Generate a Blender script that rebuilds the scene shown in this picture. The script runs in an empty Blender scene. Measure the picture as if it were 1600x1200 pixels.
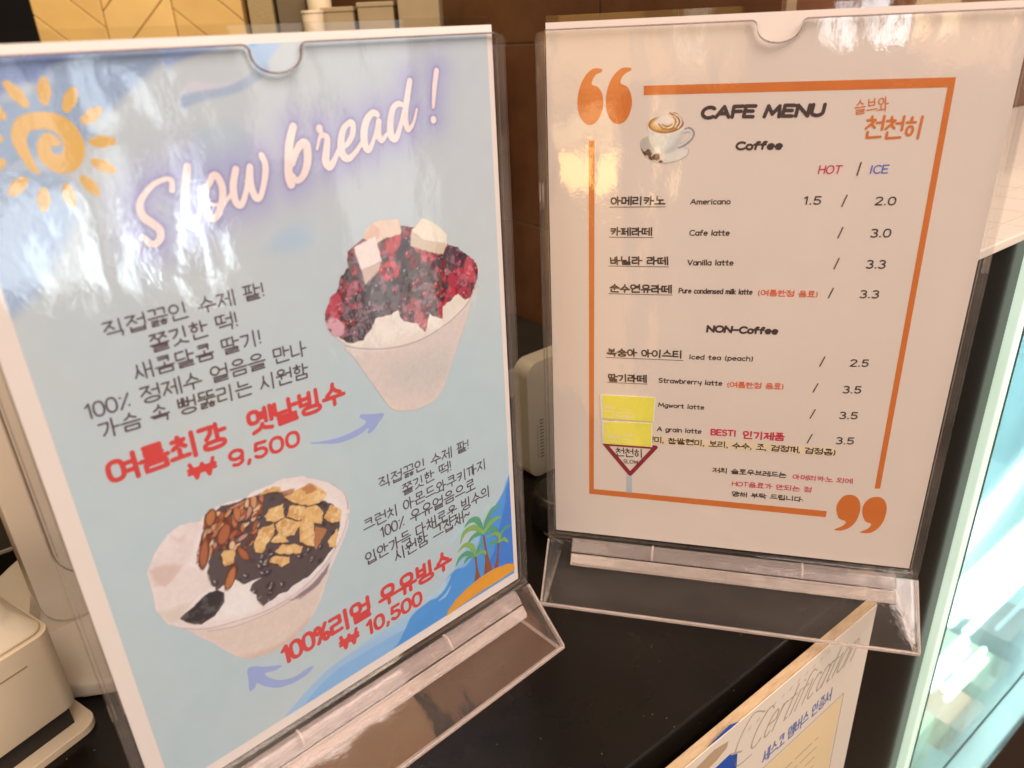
import bpy, bmesh, math, random
import numpy as np
from mathutils import Vector, Matrix, Euler
from mathutils.geometry import tessellate_polygon

# ------------------------------------------------------------------ camera, light, exposure
SC = bpy.context.scene
COL = SC.collection
MM = 0.001
F_PX=1183.124; CAM_H=329.585; CA=(0.998922, -0.019651, -0.042059); CB=(-0.046423, -0.422849, -0.90501); CC=(0.0, 0.905987, -0.423306)
EYAW=0.64207; RBL=(23.90,404.30); RYAW=-0.26025; LBL=(-159.00,219.12); LYAW=0.72257
cd = bpy.data.cameras.new('camera'); cam = bpy.data.objects.new('camera', cd); COL.objects.link(cam)
cd.sensor_fit = 'HORIZONTAL'; cd.sensor_width = 36.0; cd.lens = 36.0*F_PX/1600.0
cd.clip_start = 0.01; cd.clip_end = 60
m = Matrix(((CA[0], -CB[0], -CC[0], 0), (CA[1], -CB[1], -CC[1], 0), (CA[2], -CB[2], -CC[2], CAM_H*MM), (0, 0, 0, 1)))
cam.matrix_world = m
cd.dof.use_dof = True; cd.dof.focus_distance = 0.42; cd.dof.aperture_fstop = 10.0
SC.camera = cam
SC.view_settings.view_transform = 'Standard'; SC.view_settings.look = 'None'
SC.view_settings.exposure = 0.0; SC.view_settings.gamma = 1.0; SC.view_settings.use_curve_mapping = False
SC.render.engine = 'CYCLES'
SC.cycles.use_denoising = True
SC.cycles.max_bounces = 24; SC.cycles.transparent_max_bounces = 48; SC.cycles.transmission_bounces = 20; SC.cycles.glossy_bounces = 8
SC.cycles.sample_clamp_indirect = 6.0
w = bpy.data.worlds.new('World'); SC.world = w; w.use_nodes = True
w.node_tree.nodes['Background'].inputs[0].default_value = (0.16, 0.115, 0.085, 1)
w.node_tree.nodes['Background'].inputs[1].default_value = 0.22

def lamp(name, loc, target, sx, sy, col, rad, spread=180):
    """rectangular area lamp of radiance rad"""
    l = bpy.data.lights.new(name, 'AREA'); l.shape = 'RECTANGLE'; l.size = sx; l.size_y = sy
    l.color = col; l.energy = rad*sx*sy*4.0; l.spread = math.radians(spread)
    o = bpy.data.objects.new(name, l); COL.objects.link(o)
    o.location = loc
    d = Vector(target)-Vector(loc)
    o.rotation_euler = d.to_track_quat('-Z', 'Y').to_euler()
    return o
def pane(name, base, az0, az1, el0, el1, dist, col, rad):
    """a rectangular lamp seen from 'base' between two azimuths (clockwise from +x towards -y) and two slopes"""
    az = math.radians((az0+az1)/2); hw = math.tan(math.radians(abs(az1-az0)/2))*dist
    c = Vector((base[0]+math.cos(az)*dist, base[1]-math.sin(az)*dist, base[2]+(el0+el1)/2*dist))
    return lamp(name, c, (base[0], base[1], c.z), 2*hw, abs(el1-el0)*dist, col, rad)
LP0 = (-0.10, 0.27, 0.33-0.0)
RP0 = (0.13, 0.38, 0.33)
DAY = (0.80, 0.93, 1.0)
WARM = (1.0, 0.74, 0.47)
lamp('ceiling_lamp', (0.95, -0.75, 2.0), (0.0, 0.35, 0.1), 1.7, 1.4, (1.0, 0.815, 0.73), 8.5)
lamp('menu_fill', (-0.85, -0.85, 0.95), (0.1, 0.4, 0.1), 0.8, 0.6, (1.0, .74, .54), 5.5)  # unseen warm fill lamp added to brighten the menu side
for a0_, a1_, e0_, e1_, r_ in ((36.4, 38.6, -.30, -.155, 9.0), (36.6, 38.4, -.335, -.30, 3.5), (39.2, 41.0, -.285, -.15, 5.0), (41.6, 44.5, -.27, -.13, 8.0), (41.6, 44.0, -.31, -.27, 3.0), (36.5, 40.0, -.125, -.03, 2.0), (40.6, 46.0, -.11, .0, 1.6),
                               (29.0, 31.4, -.29, -.20, 11.0), (28.8, 31.0, -.325, -.29, 4.0), (29.6, 32.4, -.195, -.12, 3.6), (30.8, 34.0, -.085, -.01, 4.2), (32.8, 34.2, -.26, -.13, 1.8)):
    pane('window_pane', LP0, a0_, a1_, e0_, e1_, 2.2, DAY, r_)
pane('curtain_glow', LP0, 19.3, 24.0, -0.16, 0.10, 2.4, (1.0, 0.92, 0.78), 1.5)
pane('curtain_glow', LP0, 11.5, 17.8, -0.42, 0.10, 2.4, (0.95, 0.97, 0.95), 1.35)
pane('warm_lamp', RP0, 113.4, 117.6, -0.26, -0.17, 1.6, (1.0, 0.64, 0.20), 8.0)
pane('warm_lamp', RP0, 114.0, 119.0, -0.155, -0.10, 1.6, (1.0, 0.70, 0.34), 2.6)
pane('warm_lamp', RP0, 111.2, 113.0, -0.25, -0.16, 1.6, (1.0, 0.70, 0.34), 2.6)
pane('warm_wash_lamp', RP0, 111.5, 121.0, -0.80, 0.08, 1.75, (1.0, 0.50, 0.13), .95)  # unseen lamps added for a broad warm wash over the menu sheet
pane('warm_wash_lamp', RP0, 104.0, 119.0, -0.075, 0.10, 1.70, (1.0, 0.55, 0.16), 1.15)
pane('warm_wash_lamp', RP0, 85.0, 92.6, -0.075, 0.10, 1.9, (1.0, 0.56, 0.26), 1.7)
pane('window_pane', RP0, 93.6, 95.4, -0.045, 0.06, 1.8, (0.95, 0.97, 1.0), 10.0)
pane('window_pane', RP0, 95.7, 96.5, -0.03, 0.04, 1.8, (0.95, 0.97, 1.0), 6.0)
pane('warm_lamp', RP0, 88.5, 91.5, -0.03, 0.03, 1.88, (1.0, 0.80, 0.45), 4.0)
pane('warm_lamp', RP0, 107.0, 109.0, -0.03, 0.06, 1.68, (1.0, 0.9, 0.75), 1.6)
# unseen warm lamps added so the sloping feet of the stands reflect brown bands
lamp('foot_reflection_lamp', (1.40, -0.62, 1.22), (0.0, 0.32, 0.03), 0.5, 0.9, (1.0, 0.45, 0.20), 2.5)
lamp('foot_reflection_lamp', (1.50, -0.15, 1.22), (0.0, 0.32, 0.03), 0.34, 0.9, (1.0, 0.38, 0.17), 1.3)
lamp('foot_reflection_lamp', (1.55, 0.22, 1.22), (0.0, 0.32, 0.03), 0.34, 0.9, (1.0, 0.40, 0.19), 1.9)
lamp('foot_reflection_lamp', (1.25, -0.45, 1.62), (0.0, 0.32, 0.03), 0.7, 0.05, (1.0, 0.75, 0.42), 7.0)

# ------------------------------------------------------------------ helpers
def lin(c):
    return tuple((x/12.92 if x <= 0.04045 else ((x+0.055)/1.055)**2.4) for x in (c[0]/255., c[1]/255., c[2]/255.))
WL = lin((236, 222, 204)); WR = lin((214, 187, 164))
def cl(r, g, b, W=WL, top=0.80):
    l = lin((r, g, b)); return tuple(min(0.9, l[i]/W[i]*top) for i in range(3))
def cr(r, g, b): return cl(r, g, b, WR)

def tag(o, label=None, cat=None, group=None, kind=None):
    if label: o['label'] = label
    if cat: o['category'] = cat
    if group: o['group'] = group
    if kind: o['kind'] = kind
    return o
def thing(name, loc, rz=0.0, label=None, cat=None, group=None):
    o = bpy.data.objects.new(name, None); COL.objects.link(o); o.empty_display_size = 0.02
    o.location = [q*MM for q in loc]; o.rotation_euler = (0, 0, rz)
    return tag(o, label, cat, group)
def link(name, me, mat=None, parent=None, label=None):
    o = bpy.data.objects.new(name, me); COL.objects.link(o)
    if mat is not None: me.materials.append(mat)
    if parent is not None: o.parent = parent
    if label: o['label'] = label
    return o
def from_arrays(name, verts, quads=None, polys=None):
    me = bpy.data.meshes.new(name)
    me.from_pydata([tuple(v) for v in verts], [], polys if polys is not None else quads); me.update(); return me
def smooth(o, angle=None):
    for p in o.data.polygons: p.use_smooth = True
    return o
def bevel(o, width, seg=2, angle=40):
    md = o.modifiers.new('bevel', 'BEVEL'); md.width = width*MM; md.segments = seg; md.limit_method = 'ANGLE'; md.angle_limit = math.radians(angle)
    md.harden_normals = False
    return o
class MB:
    def __init__(s): s.v = []; s.f = []
    def add(s, vs, fs):
        b = len(s.v); s.v += [tuple(q*MM for q in p) for p in vs]; s.f += [tuple(b+i for i in f) for f in fs]; return s
    def box(s, x0, x1, y0, y1, z0, z1):
        return s.add([(x0,y0,z0),(x1,y0,z0),(x1,y1,z0),(x0,y1,z0),(x0,y0,z1),(x1,y0,z1),(x1,y1,z1),(x0,y1,z1)],
                     [(3,2,1,0),(4,5,6,7),(0,1,5,4),(1,2,6,5),(2,3,7,6),(3,0,4,7)])
    def prism(s, prof, a0, a1, axis='x'):
        """prof: list of 2-D points; axis x: prof=(y,z); axis y: prof=(x,z); axis z: prof=(x,y)"""
        n = len(prof)
        def P(p, a): return {'x': (a, p[0], p[1]), 'y': (p[0], a, p[1]), 'z': (p[0], p[1], a)}[axis]
        vs = [P(p, a0) for p in prof]+[P(p, a1) for p in prof]
        tri = tessellate_polygon([[Vector((p[0], p[1], 0)) for p in prof]])
        fs = [tuple(t) for t in tri]+[tuple(n+i for i in reversed(t)) for t in tri]
        fs += [(i, (i+1) % n, n+(i+1) % n, n+i) for i in range(n)]
        return s.add(vs, fs)
    def cyl(s, c, r0, r1, h, n=32, axis='z'):
        vs = []
        for k, r in ((0, r0), (h, r1)):
            for i in range(n):
                a = 2*math.pi*i/n; p = (r*math.cos(a), r*math.sin(a), k)
                if axis == 'y': p = (p[0], p[2], p[1])
                if axis == 'x': p = (p[2], p[0], p[1])
                vs.append((c[0]+p[0], c[1]+p[1], c[2]+p[2]))
        return s.add(vs, [tuple(range(n-1, -1, -1)), tuple(range(n, 2*n))]+[(i, (i+1) % n, n+(i+1) % n, n+i) for i in range(n)])
    def mesh(s, name):
        me = bpy.data.meshes.new(name); me.from_pydata(s.v, [], s.f); me.update()
        b = bmesh.new(); b.from_mesh(me); bmesh.ops.recalc_face_normals(b, faces=b.faces); b.to_mesh(me); b.free()
        return me
    def obj(s, name, mat, parent=None, label=None): return link(name, s.mesh(name), mat, parent, label)
def rrect(x0, y0, x1, y1, r, n=6):
    out = []
    for cx, cy, a0 in ((x1-r, y1-r, 0), (x0+r, y1-r, 90), (x0+r, y0+r, 180), (x1-r, y0+r, 270)):
        for i in range(n+1):
            a = math.radians(a0+90*i/n); out.append((cx+r*math.cos(a), cy+r*math.sin(a)))
    return out

# ------------------------------------------------------------------ materials
MATS = {}
def nodes(name):
    mt = bpy.data.materials.new(name); mt.use_nodes = True
    nt = mt.node_tree; b = nt.nodes['Principled BSDF']; return mt, nt, b
def coord(nt, scale=(1, 1, 1), kind='Object'):
    tc = nt.nodes.new('ShaderNodeTexCoord'); mp = nt.nodes.new('ShaderNodeMapping'); mp.inputs['Scale'].default_value = scale
    nt.links.new(tc.outputs[kind], mp.inputs['Vector']); return mp.outputs['Vector']
def noise(nt, vec, scale, detail=3, rough=0.55):
    n = nt.nodes.new('ShaderNodeTexNoise'); n.inputs['Scale'].default_value = scale; n.inputs['Detail'].default_value = detail; n.inputs['Roughness'].default_value = rough
    nt.links.new(vec, n.inputs['Vector']); return n.outputs['Fac']
def ramp(nt, fac, stops):
    r = nt.nodes.new('ShaderNodeValToRGB'); e = r.color_ramp.elements
    e[0].position, e[0].color = stops[0][0], (*stops[0][1], 1); e[1].position, e[1].color = stops[-1][0], (*stops[-1][1], 1)
    for p, c in stops[1:-1]:
        q = e.new(p); q.color = (*c, 1)
    nt.links.new(fac, r.inputs[0]); return r.outputs[0]
def bumpn(nt, height, dist, strength=1.0):
    b = nt.nodes.new('ShaderNodeBump'); b.inputs['Distance'].default_value = dist; b.inputs['Strength'].default_value = strength
    nt.links.new(height, b.inputs['Height']); return b.outputs['Normal']
def plain(name, c, rough=0.5, var=0.06, scale=60, bump=0.0, spec=0.5, metal=0.0, bscale=400):
    """a coloured surface with slight mottling"""
    if name in MATS: return MATS[name]
    mt, nt, b = nodes(name); v = coord(nt)
    f = noise(nt, v, scale, 4)
    lo = tuple(x*(1-var) for x in c); hi = tuple(min(0.95, x*(1+var)) for x in c)
    nt.links.new(ramp(nt, f, [(0.3, lo), (0.7, hi)]), b.inputs['Base Color'])
    b.inputs['Roughness'].default_value = rough; b.inputs['Specular IOR Level'].default_value = spec; b.inputs['Metallic'].default_value = metal
    if bump: nt.links.new(bumpn(nt, noise(nt, v, bscale, 2), bump*MM), b.inputs['Normal'])
    MATS[name] = mt; return mt
def vcol(name, rough=0.5):
    if name in MATS: return MATS[name]
    mt, nt, b = nodes(name); a = nt.nodes.new('ShaderNodeVertexColor'); a.layer_name = 'print'
    nt.links.new(a.outputs['Color'], b.inputs['Base Color']); b.inputs['Roughness'].default_value = rough; b.inputs['Specular IOR Level'].default_value = 0.3
    MATS[name] = mt; return mt
def acrylic_sheet(name, wave=1.0, haze=0.0, rough=0.06):
    """thin clear sheet: straight-through with a Fresnel gloss that is slightly wavy"""
    mt, nt, b = nodes(name); nt.nodes.remove(b); out = nt.nodes['Material Output']
    v = coord(nt)
    h1 = noise(nt, coord(nt, (1.0, 1.0, 0.5)), 34, 2, 0.4)
    h2 = noise(nt, coord(nt, (1.0, 1.0, 0.7)), 190, 3, 0.6)
    h3 = noise(nt, v, 13, 1, 0.3)
    ma = nt.nodes.new('ShaderNodeMath'); ma.operation = 'MULTIPLY_ADD'; ma.inputs[1].default_value = 0.07; nt.links.new(h2, ma.inputs[0]); nt.links.new(h1, ma.inputs[2])
    mb = nt.nodes.new('ShaderNodeMath'); mb.operation = 'MULTIPLY_ADD'; mb.inputs[1].default_value = 1.7; nt.links.new(h3, mb.inputs[0]); nt.links.new(ma.outputs[0], mb.inputs[2])
    nrm = bumpn(nt, mb.outputs[0], 0.0011*wave)
    g = nt.nodes.new('ShaderNodeBsdfGlossy'); g.inputs['Roughness'].default_value = rough; nt.links.new(nrm, g.inputs['Normal'])
    t = nt.nodes.new('ShaderNodeBsdfTransparent'); t.inputs['Color'].default_value = (0.985, 0.985, 0.985, 1)
    fr = nt.nodes.new('ShaderNodeFresnel'); fr.inputs['IOR'].default_value = 1.5
    ge = nt.nodes.new('ShaderNodeNewGeometry'); mr = nt.nodes.new('ShaderNodeMapRange'); mr.inputs['To Min'].default_value = 1.5; mr.inputs['To Max'].default_value = 1/1.5
    nt.links.new(ge.outputs['Backfacing'], mr.inputs['Value']); nt.links.new(mr.outputs['Result'], fr.inputs['IOR'])
    mx = nt.nodes.new('ShaderNodeMixShader'); nt.links.new(fr.outputs[0], mx.inputs[0]); nt.links.new(t.outputs[0], mx.inputs[1]); nt.links.new(g.outputs[0], mx.inputs[2])
    if haze:  # pale diffuse haze lightening the sheet, standing in for faint reflections
        d = nt.nodes.new('ShaderNodeBsdfDiffuse'); d.inputs['Color'].default_value = (.86, .78, .72, 1)
        m2 = nt.nodes.new('ShaderNodeMixShader'); dm_ = nt.nodes.new('ShaderNodeMapRange'); dm_.inputs['From Min'].default_value = .35; dm_.inputs['From Max'].default_value = .7; dm_.inputs['To Min'].default_value = haze*.5; dm_.inputs['To Max'].default_value = haze*1.6
        nt.links.new(noise(nt, coord(nt, (.35, 1, 1)), 26, 5, .6), dm_.inputs['Value']); nt.links.new(dm_.outputs['Result'], m2.inputs[0])
        nt.links.new(mx.outputs[0], m2.inputs[1]); nt.links.new(d.outputs[0], m2.inputs[2]); mx = m2
    nt.links.new(mx.outputs[0], out.inputs['Surface']); return mt
def acrylic_solid(name, tint=(0.98, 0.975, 0.985), rough=0.04, bump=0.00005):
    mt, nt, b = nodes(name)
    b.inputs['Base Color'].default_value = (*tint, 1); b.inputs['Transmission Weight'].default_value = 1.0
    b.inputs['IOR'].default_value = 1.49; b.inputs['Roughness'].default_value = rough
    v = coord(nt); nt.links.new(bumpn(nt, noise(nt, v, 160, 2), bump), b.inputs['Normal'])
    return mt
def acrylic_moulding(name, clear=0.55, milk=0.10, tint=(.80, .74, .76), vary=.6):
    """moulded clear plastic: mostly see-through, with refracting body and a little cloudiness"""
    mt, nt, b = nodes(name); out = nt.nodes['Material Output']
    b.inputs['Base Color'].default_value = (.97, .95, .97, 1); b.inputs['Transmission Weight'].default_value = 1.0; b.inputs['IOR'].default_value = 1.49; b.inputs['Roughness'].default_value = .06
    v = coord(nt); nrm = bumpn(nt, noise(nt, v, 40, 1), .00005); nt.links.new(nrm, b.inputs['Normal'])
    t = nt.nodes.new('ShaderNodeBsdfTransparent'); t.inputs['Color'].default_value = (.975, .965, .97, 1)
    m1 = nt.nodes.new('ShaderNodeMixShader'); m1.inputs[0].default_value = clear; nt.links.new(b.outputs[0], m1.inputs[1]); nt.links.new(t.outputs[0], m1.inputs[2])
    d = nt.nodes.new('ShaderNodeBsdfDiffuse'); d.inputs['Color'].default_value = (*tint, 1)
    m2 = nt.nodes.new('ShaderNodeMixShader'); nt.links.new(m1.outputs[0], m2.inputs[1]); nt.links.new(d.outputs[0], m2.inputs[2])
    cl_ = nt.nodes.new('ShaderNodeMapRange'); cl_.inputs['From Min'].default_value = .3; cl_.inputs['From Max'].default_value = .7; cl_.inputs['To Min'].default_value = milk*(1-vary); cl_.inputs['To Max'].default_value = milk*(1+vary)
    nt.links.new(noise(nt, coord(nt, (.3, 1, 1)), 260, 3), cl_.inputs['Value']); nt.links.new(cl_.outputs['Result'], m2.inputs[0])
    nt.links.new(m2.outputs[0], out.inputs['Surface']); return mt
M_SHEET = acrylic_sheet('clear_acrylic_sheet', 1.0)
M_SHEET_PLAIN = acrylic_sheet('clear_acrylic_plate', 0.25, 0, .03)
M_PLATE = acrylic_sheet('clear_acrylic_base_plate', .55, .02, .05)
M_SOLID = acrylic_sheet('clear_acrylic_moulding', .6, .022, .06)
M_BAR = acrylic_moulding('clear_acrylic_clip', .70, .12, (.92, .82, .77), .12)
M_EDGE_CLEAR = acrylic_moulding('cut_acrylic_edge', .58, .22, (.94, .83, .75), .25)
M_EDGE_DARK = acrylic_moulding('polished_acrylic_edge', .45, .42, (.24, .17, .16), .2)
M_END = acrylic_sheet('clear_acrylic_end', 0.03, .012, .04)

# ------------------------------------------------------------------ drawing on paper: signed distances -> meshes
def A(cx, cy, rx, ry, a0, a1, n=14):
    return [(cx+rx*math.cos(math.radians(a0+(a1-a0)*i/n)), cy+ry*math.sin(math.radians(a0+(a1-a0)*i/n))) for i in range(n+1)]
def crom(P, closed=False, n=6):
    P = [tuple(p) for p in P]
    if closed: Q = [P[-1]]+P+[P[0], P[1]]
    else: Q = [P[0]]+P+[P[-1]]
    out = []
    for i in range(1, len(Q)-2):
        p0, p1, p2, p3 = [np.array(q, float) for q in Q[i-1:i+3]]
        for k in range(n):
            t = k/n
            out.append(tuple(0.5*((2*p1)+(-p0+p2)*t+(2*p0-5*p1+4*p2-p3)*t*t+(-p0+3*p1-3*p2+p3)*t**3)))
    if not closed: out.append(P[-1])
    return out
def sdf_grid(strokes, X, Y, D=None):
    """strokes: list of (points, radii)"""
    if D is None: D = np.full(X.shape, 1e3)
    x0, dx = X[0, 0], X[0, 1]-X[0, 0]; y0, dy = Y[0, 0], Y[1, 0]-Y[0, 0]
    H, W = X.shape
    for P, R in strokes:
        n = len(P)
        if np.isscalar(R): R = [R]*n
        if n == 1: P = [P[0], P[0]]; R = [R[0], R[0]]; n = 2
        for i in range(n-1):
            ax, ay = P[i]; bx, by = P[i+1]; ra, rb = R[i], R[i+1]; mr = max(ra, rb)+4*max(dx, dy)
            i0 = max(0, int((min(ax, bx)-mr-x0)/dx)); i1 = min(W, int((max(ax, bx)+mr-x0)/dx)+2)
            j0 = max(0, int((min(ay, by)-mr-y0)/dy)); j1 = min(H, int((max(ay, by)+mr-y0)/dy)+2)
            if i0 >= i1 or j0 >= j1: continue
            xs = X[j0:j1, i0:i1]; ys = Y[j0:j1, i0:i1]
            vx, vy = bx-ax, by-ay; L2 = vx*vx+vy*vy
            t = np.clip(((xs-ax)*vx+(ys-ay)*vy)/L2, 0, 1) if L2 > 1e-12 else np.zeros_like(xs)
            d = np.hypot(xs-ax-t*vx, ys-ay-t*vy)-(ra+(rb-ra)*t)
            D[j0:j1, i0:i1] = np.minimum(D[j0:j1, i0:i1], d)
    return D
def poly_sd(P, X, Y):
    """signed distance to a closed polygon, negative inside"""
    ins = np.zeros(X.shape, bool); D = np.full(X.shape, 1e9)
    n = len(P)
    for i in range(n):
        ax, ay = P[i]; bx, by = P[(i+1) % n]
        vx, vy = bx-ax, by-ay; L2 = vx*vx+vy*vy+1e-12
        t = np.clip(((X-ax)*vx+(Y-ay)*vy)/L2, 0, 1)
        D = np.minimum(D, (X-ax-t*vx)**2+(Y-ay-t*vy)**2)
        c = (ay > Y) != (by > Y)
        xi = ax+(Y-ay)*vx/(vy if abs(vy) > 1e-12 else 1e-12)
        ins ^= c & (X < xi)
    D = np.sqrt(D); return np.where(ins, -D, D)
def contour(D, X, Y):
    """filled region D<0 as a list of vertices and polygons"""
    H, W = D.shape; V = []; F = []
    I = D < 0
    cnt = I[:-1, :-1].astype(int)+I[:-1, 1:]+I[1:, 1:]+I[1:, :-1]
    xs = X[0]; ys = Y[:, 0]
    for j in range(H-1):
        row = cnt[j]
        if not row.any(): continue
        k = 0; nz = np.nonzero(row)[0]
        run = None
        for i in nz:
            if row[i] == 4:
                if run is None: run = [i, i+1]
                elif run[1] == i: run[1] = i+1
                else:
                    b = len(V); V += [(xs[run[0]], ys[j]), (xs[run[1]], ys[j]), (xs[run[1]], ys[j+1]), (xs[run[0]], ys[j+1])]; F.append((b, b+1, b+2, b+3)); run = [i, i+1]
                continue
            cs = ((i, j), (i+1, j), (i+1, j+1), (i, j+1)); pl = []
            for q in range(4):
                a, c = cs[q], cs[(q+1) % 4]; da, dc = D[a[1], a[0]], D[c[1], c[0]]
                if da < 0: pl.append((xs[a[0]], ys[a[1]]))
                if (da < 0) != (dc < 0):
                    t = da/(da-dc); pl.append((xs[a[0]]+(xs[c[0]]-xs[a[0]])*t, ys[a[1]]+(ys[c[1]]-ys[a[1]])*t))
            if len(pl) >= 3:
                b = len(V); V += pl; F.append(tuple(range(b, b+len(pl))))
        if run is not None:
            b = len(V); V += [(xs[run[0]], ys[j]), (xs[run[1]], ys[j]), (xs[run[1]], ys[j+1]), (xs[run[0]], ys[j+1])]; F.append((b, b+1, b+2, b+3))
    return V, F
def sheet_obj(name, V, F, mat, parent, layer, y=0.0, off=(0, 0), label=None):
    me = bpy.data.meshes.new(name)
    yy = (y-layer*0.05)*MM
    me.from_pydata([((u-off[0])*MM, yy, (v-off[1])*MM) for u, v in V], [], F); me.update()
    return link(name, me, mat, parent, label)
def draw(name, strokes, mat, parent, layer, cell=0.2, y=0.0, off=(0, 0), label=None, xf=None, polys=()):
    pts = [p for P, R in strokes for p in P]+[p for P in polys for p in P]
    rm = max([0.0]+[(R if np.isscalar(R) else max(R)) for P, R in strokes])+2*cell
    x0, x1 = min(p[0] for p in pts)-rm, max(p[0] for p in pts)+rm; y0, y1 = min(p[1] for p in pts)-rm, max(p[1] for p in pts)+rm
    X, Y = np.meshgrid(np.arange(x0, x1+cell, cell), np.arange(y0, y1+cell, cell))
    D = sdf_grid(strokes, X, Y)
    for P in polys: D = np.minimum(D, poly_sd(P, X, Y))
    D = np.where(np.abs(D) < 1e-9, 1e-9, D)
    V, F = contour(D, X, Y)
    if xf: V = [xf(p) for p in V]
    return sheet_obj(name, V, F, mat, parent, layer, y, off, label)

# ------------------------------------------------------------------ a stroke alphabet (Hangul composed from its letters, and Latin)
def sup(cx, cy, rx, ry, p=2.0, n=28):
    o = []
    for i in range(n+1):
        a = 2*math.pi*i/n; c, s = math.cos(a), math.sin(a)
        o.append((cx+rx*math.copysign(abs(c)**(2/p), c), cy+ry*math.copysign(abs(s)**(2/p), s)))
    return o
def jamo(ch, pos, st):
    """strokes of one consonant in the unit square; pos: v beside a vertical vowel, h above a horizontal one, f final"""
    pw = 2.7 if st == 'heavy' else 2.0
    if ch == 'ㄱ':
        if pos == 'v': return [[(0.02, .9), (.92, .9), (.86, .55), (.62, .22), (.3, 0)]] if st != 'heavy' else [[(0, .95), (.95, .95), (.8, .4), (.45, 0)]]
        return [[(0, .95), (.95, .95), (.9, 0)]]
    if ch == 'ㄴ': return [[(.03, 1), (.03, .05), (1, .08)]]
    if ch == 'ㄷ': return [[(.95, .95), (.03, .95), (.03, .05), (1, .07)]]
    if ch == 'ㄹ': return [[(0, 1), (.95, 1), (.95, .54), (.03, .5), (.03, 0), (1, .02)]]
    if ch == 'ㅁ': return [[(.04, .96), (.96, .96), (.96, .04), (.04, .04), (.04, .96)]]
    if ch == 'ㅂ': return [[(.05, 1), (.05, .03), (.95, .03), (.95, 1)], [(.05, .55), (.95, .55)]]
    if ch == 'ㅅ': return [[(.5, 1), (.46, .62), (.28, .28), (0, .02)], [(.48, .62), (.68, .3), (1, .04)]]
    if ch == 'ㅇ': return [sup(.5, .48, .5, .5, pw if st != 'hand' else 2.2)]
    if ch == 'ㅈ': return [[(.02, .95), (.96, .95), (.55, .52), (0, .02)], [(.55, .52), (1, .04)]]
    if ch == 'ㅊ': return [[(.5, 1.08), (.5, .86)]]+[[(x, y*.78) for x, y in s] for s in jamo('ㅈ', pos, st)]
    if ch == 'ㅋ': return jamo('ㄱ', pos, st)+[[(.04, .5), (.86, .53)]]
    if ch == 'ㅌ': return [[(.95, 1), (.03, 1), (.03, .02), (1, .04)], [(.03, .52), (.9, .52)]]
    if ch == 'ㅍ': return [[(0, .97), (1, .97)], [(.3, .97), (.3, .05)], [(.7, .97), (.7, .05)], [(0, .03), (1, .05)]]
    if ch == 'ㅎ': return [[(.5, 1.1), (.5, .95)], [(.03, .8), (.97, .8)], sup(.5, .28, .34, .28, pw)]
    two = {'ㄲ': 'ㄱㄱ', 'ㄸ': 'ㄷㄷ', 'ㅃ': 'ㅂㅂ', 'ㅆ': 'ㅅㅅ', 'ㅉ': 'ㅈㅈ', 'ㅀ': 'ㄹㅎ', 'ㄶ': 'ㄴㅎ', 'ㄺ': 'ㄹㄱ', 'ㄼ': 'ㄹㅂ'}
    if ch in two:
        a, b = two[ch]; p2 = 'h' if pos != 'f' else 'f'
        return [[(x*.42, y) for x, y in s] for s in jamo(a, p2, st)]+[[(.56+x*.44, y) for x, y in s] for s in jamo(b, p2, st)]
    return []
CHO = 'ㄱㄲㄴㄷㄸㄹㅁㅂㅃㅅㅆㅇㅈㅉㅊㅋㅌㅍㅎ'
JUNG = 'ㅏㅐㅑㅒㅓㅔㅕㅖㅗㅘㅙㅚㅛㅜㅝㅞㅟㅠㅡㅢㅣ'
JONG = ['', 'ㄱ', 'ㄲ', 'ㄳ', 'ㄴ', 'ㄵ', 'ㄶ', 'ㄷ', 'ㄹ', 'ㄺ', 'ㄻ', 'ㄼ', 'ㄽ', 'ㄾ', 'ㄿ', 'ㅀ', 'ㅁ', 'ㅂ', 'ㅄ', 'ㅅ', 'ㅆ', 'ㅇ', 'ㅈ', 'ㅊ', 'ㅋ', 'ㅌ', 'ㅍ', 'ㅎ']
VV = {'ㅏ': [[(.2, 0), (.2, 1)], [(.2, .5), (1, .5)]], 'ㅑ': [[(.2, 0), (.2, 1)], [(.2, .36), (1, .36)], [(.2, .66), (1, .66)]],
      'ㅓ': [[(.85, 0), (.85, 1)], [(0, .52), (.85, .52)]], 'ㅕ': [[(.85, 0), (.85, 1)], [(.05, .36), (.85, .36)], [(.05, .68), (.85, .68)]],
      'ㅣ': [[(.55, 0), (.55, 1)]], 'ㅐ': [[(.2, .03), (.2, .96)], [(.85, 0), (.85, 1)], [(.2, .5), (.85, .5)]], 'ㅒ': [[(.2, .03), (.2, .96)], [(.85, 0), (.85, 1)], [(.2, .36), (.85, .36)], [(.2, .66), (.85, .66)]],
      'ㅔ': [[(.48, .03), (.48, .96)], [(.92, 0), (.92, 1)], [(0, .52), (.48, .52)]], 'ㅖ': [[(.48, .03), (.48, .96)], [(.92, 0), (.92, 1)], [(0, .36), (.48, .36)], [(0, .66), (.48, .66)]]}
HV = {'ㅗ': [[(0, .05), (1, .05)], [(.5, .05), (.5, 1)]], 'ㅛ': [[(0, .05), (1, .05)], [(.33, .05), (.33, 1)], [(.67, .05), (.67, 1)]],
      'ㅜ': [[(0, .85), (1, .85)], [(.5, .85), (.5, -.1)]], 'ㅠ': [[(0, .85), (1, .85)], [(.33, .85), (.3, -.1)], [(.67, .85), (.67, -.1)]], 'ㅡ': [[(0, .45), (1, .45)]]}
CV = {'ㅘ': 'ㅗㅏ', 'ㅙ': 'ㅗㅐ', 'ㅚ': 'ㅗㅣ', 'ㅝ': 'ㅜㅓ', 'ㅞ': 'ㅜㅔ', 'ㅟ': 'ㅜㅣ', 'ㅢ': 'ㅡㅣ'}
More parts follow.
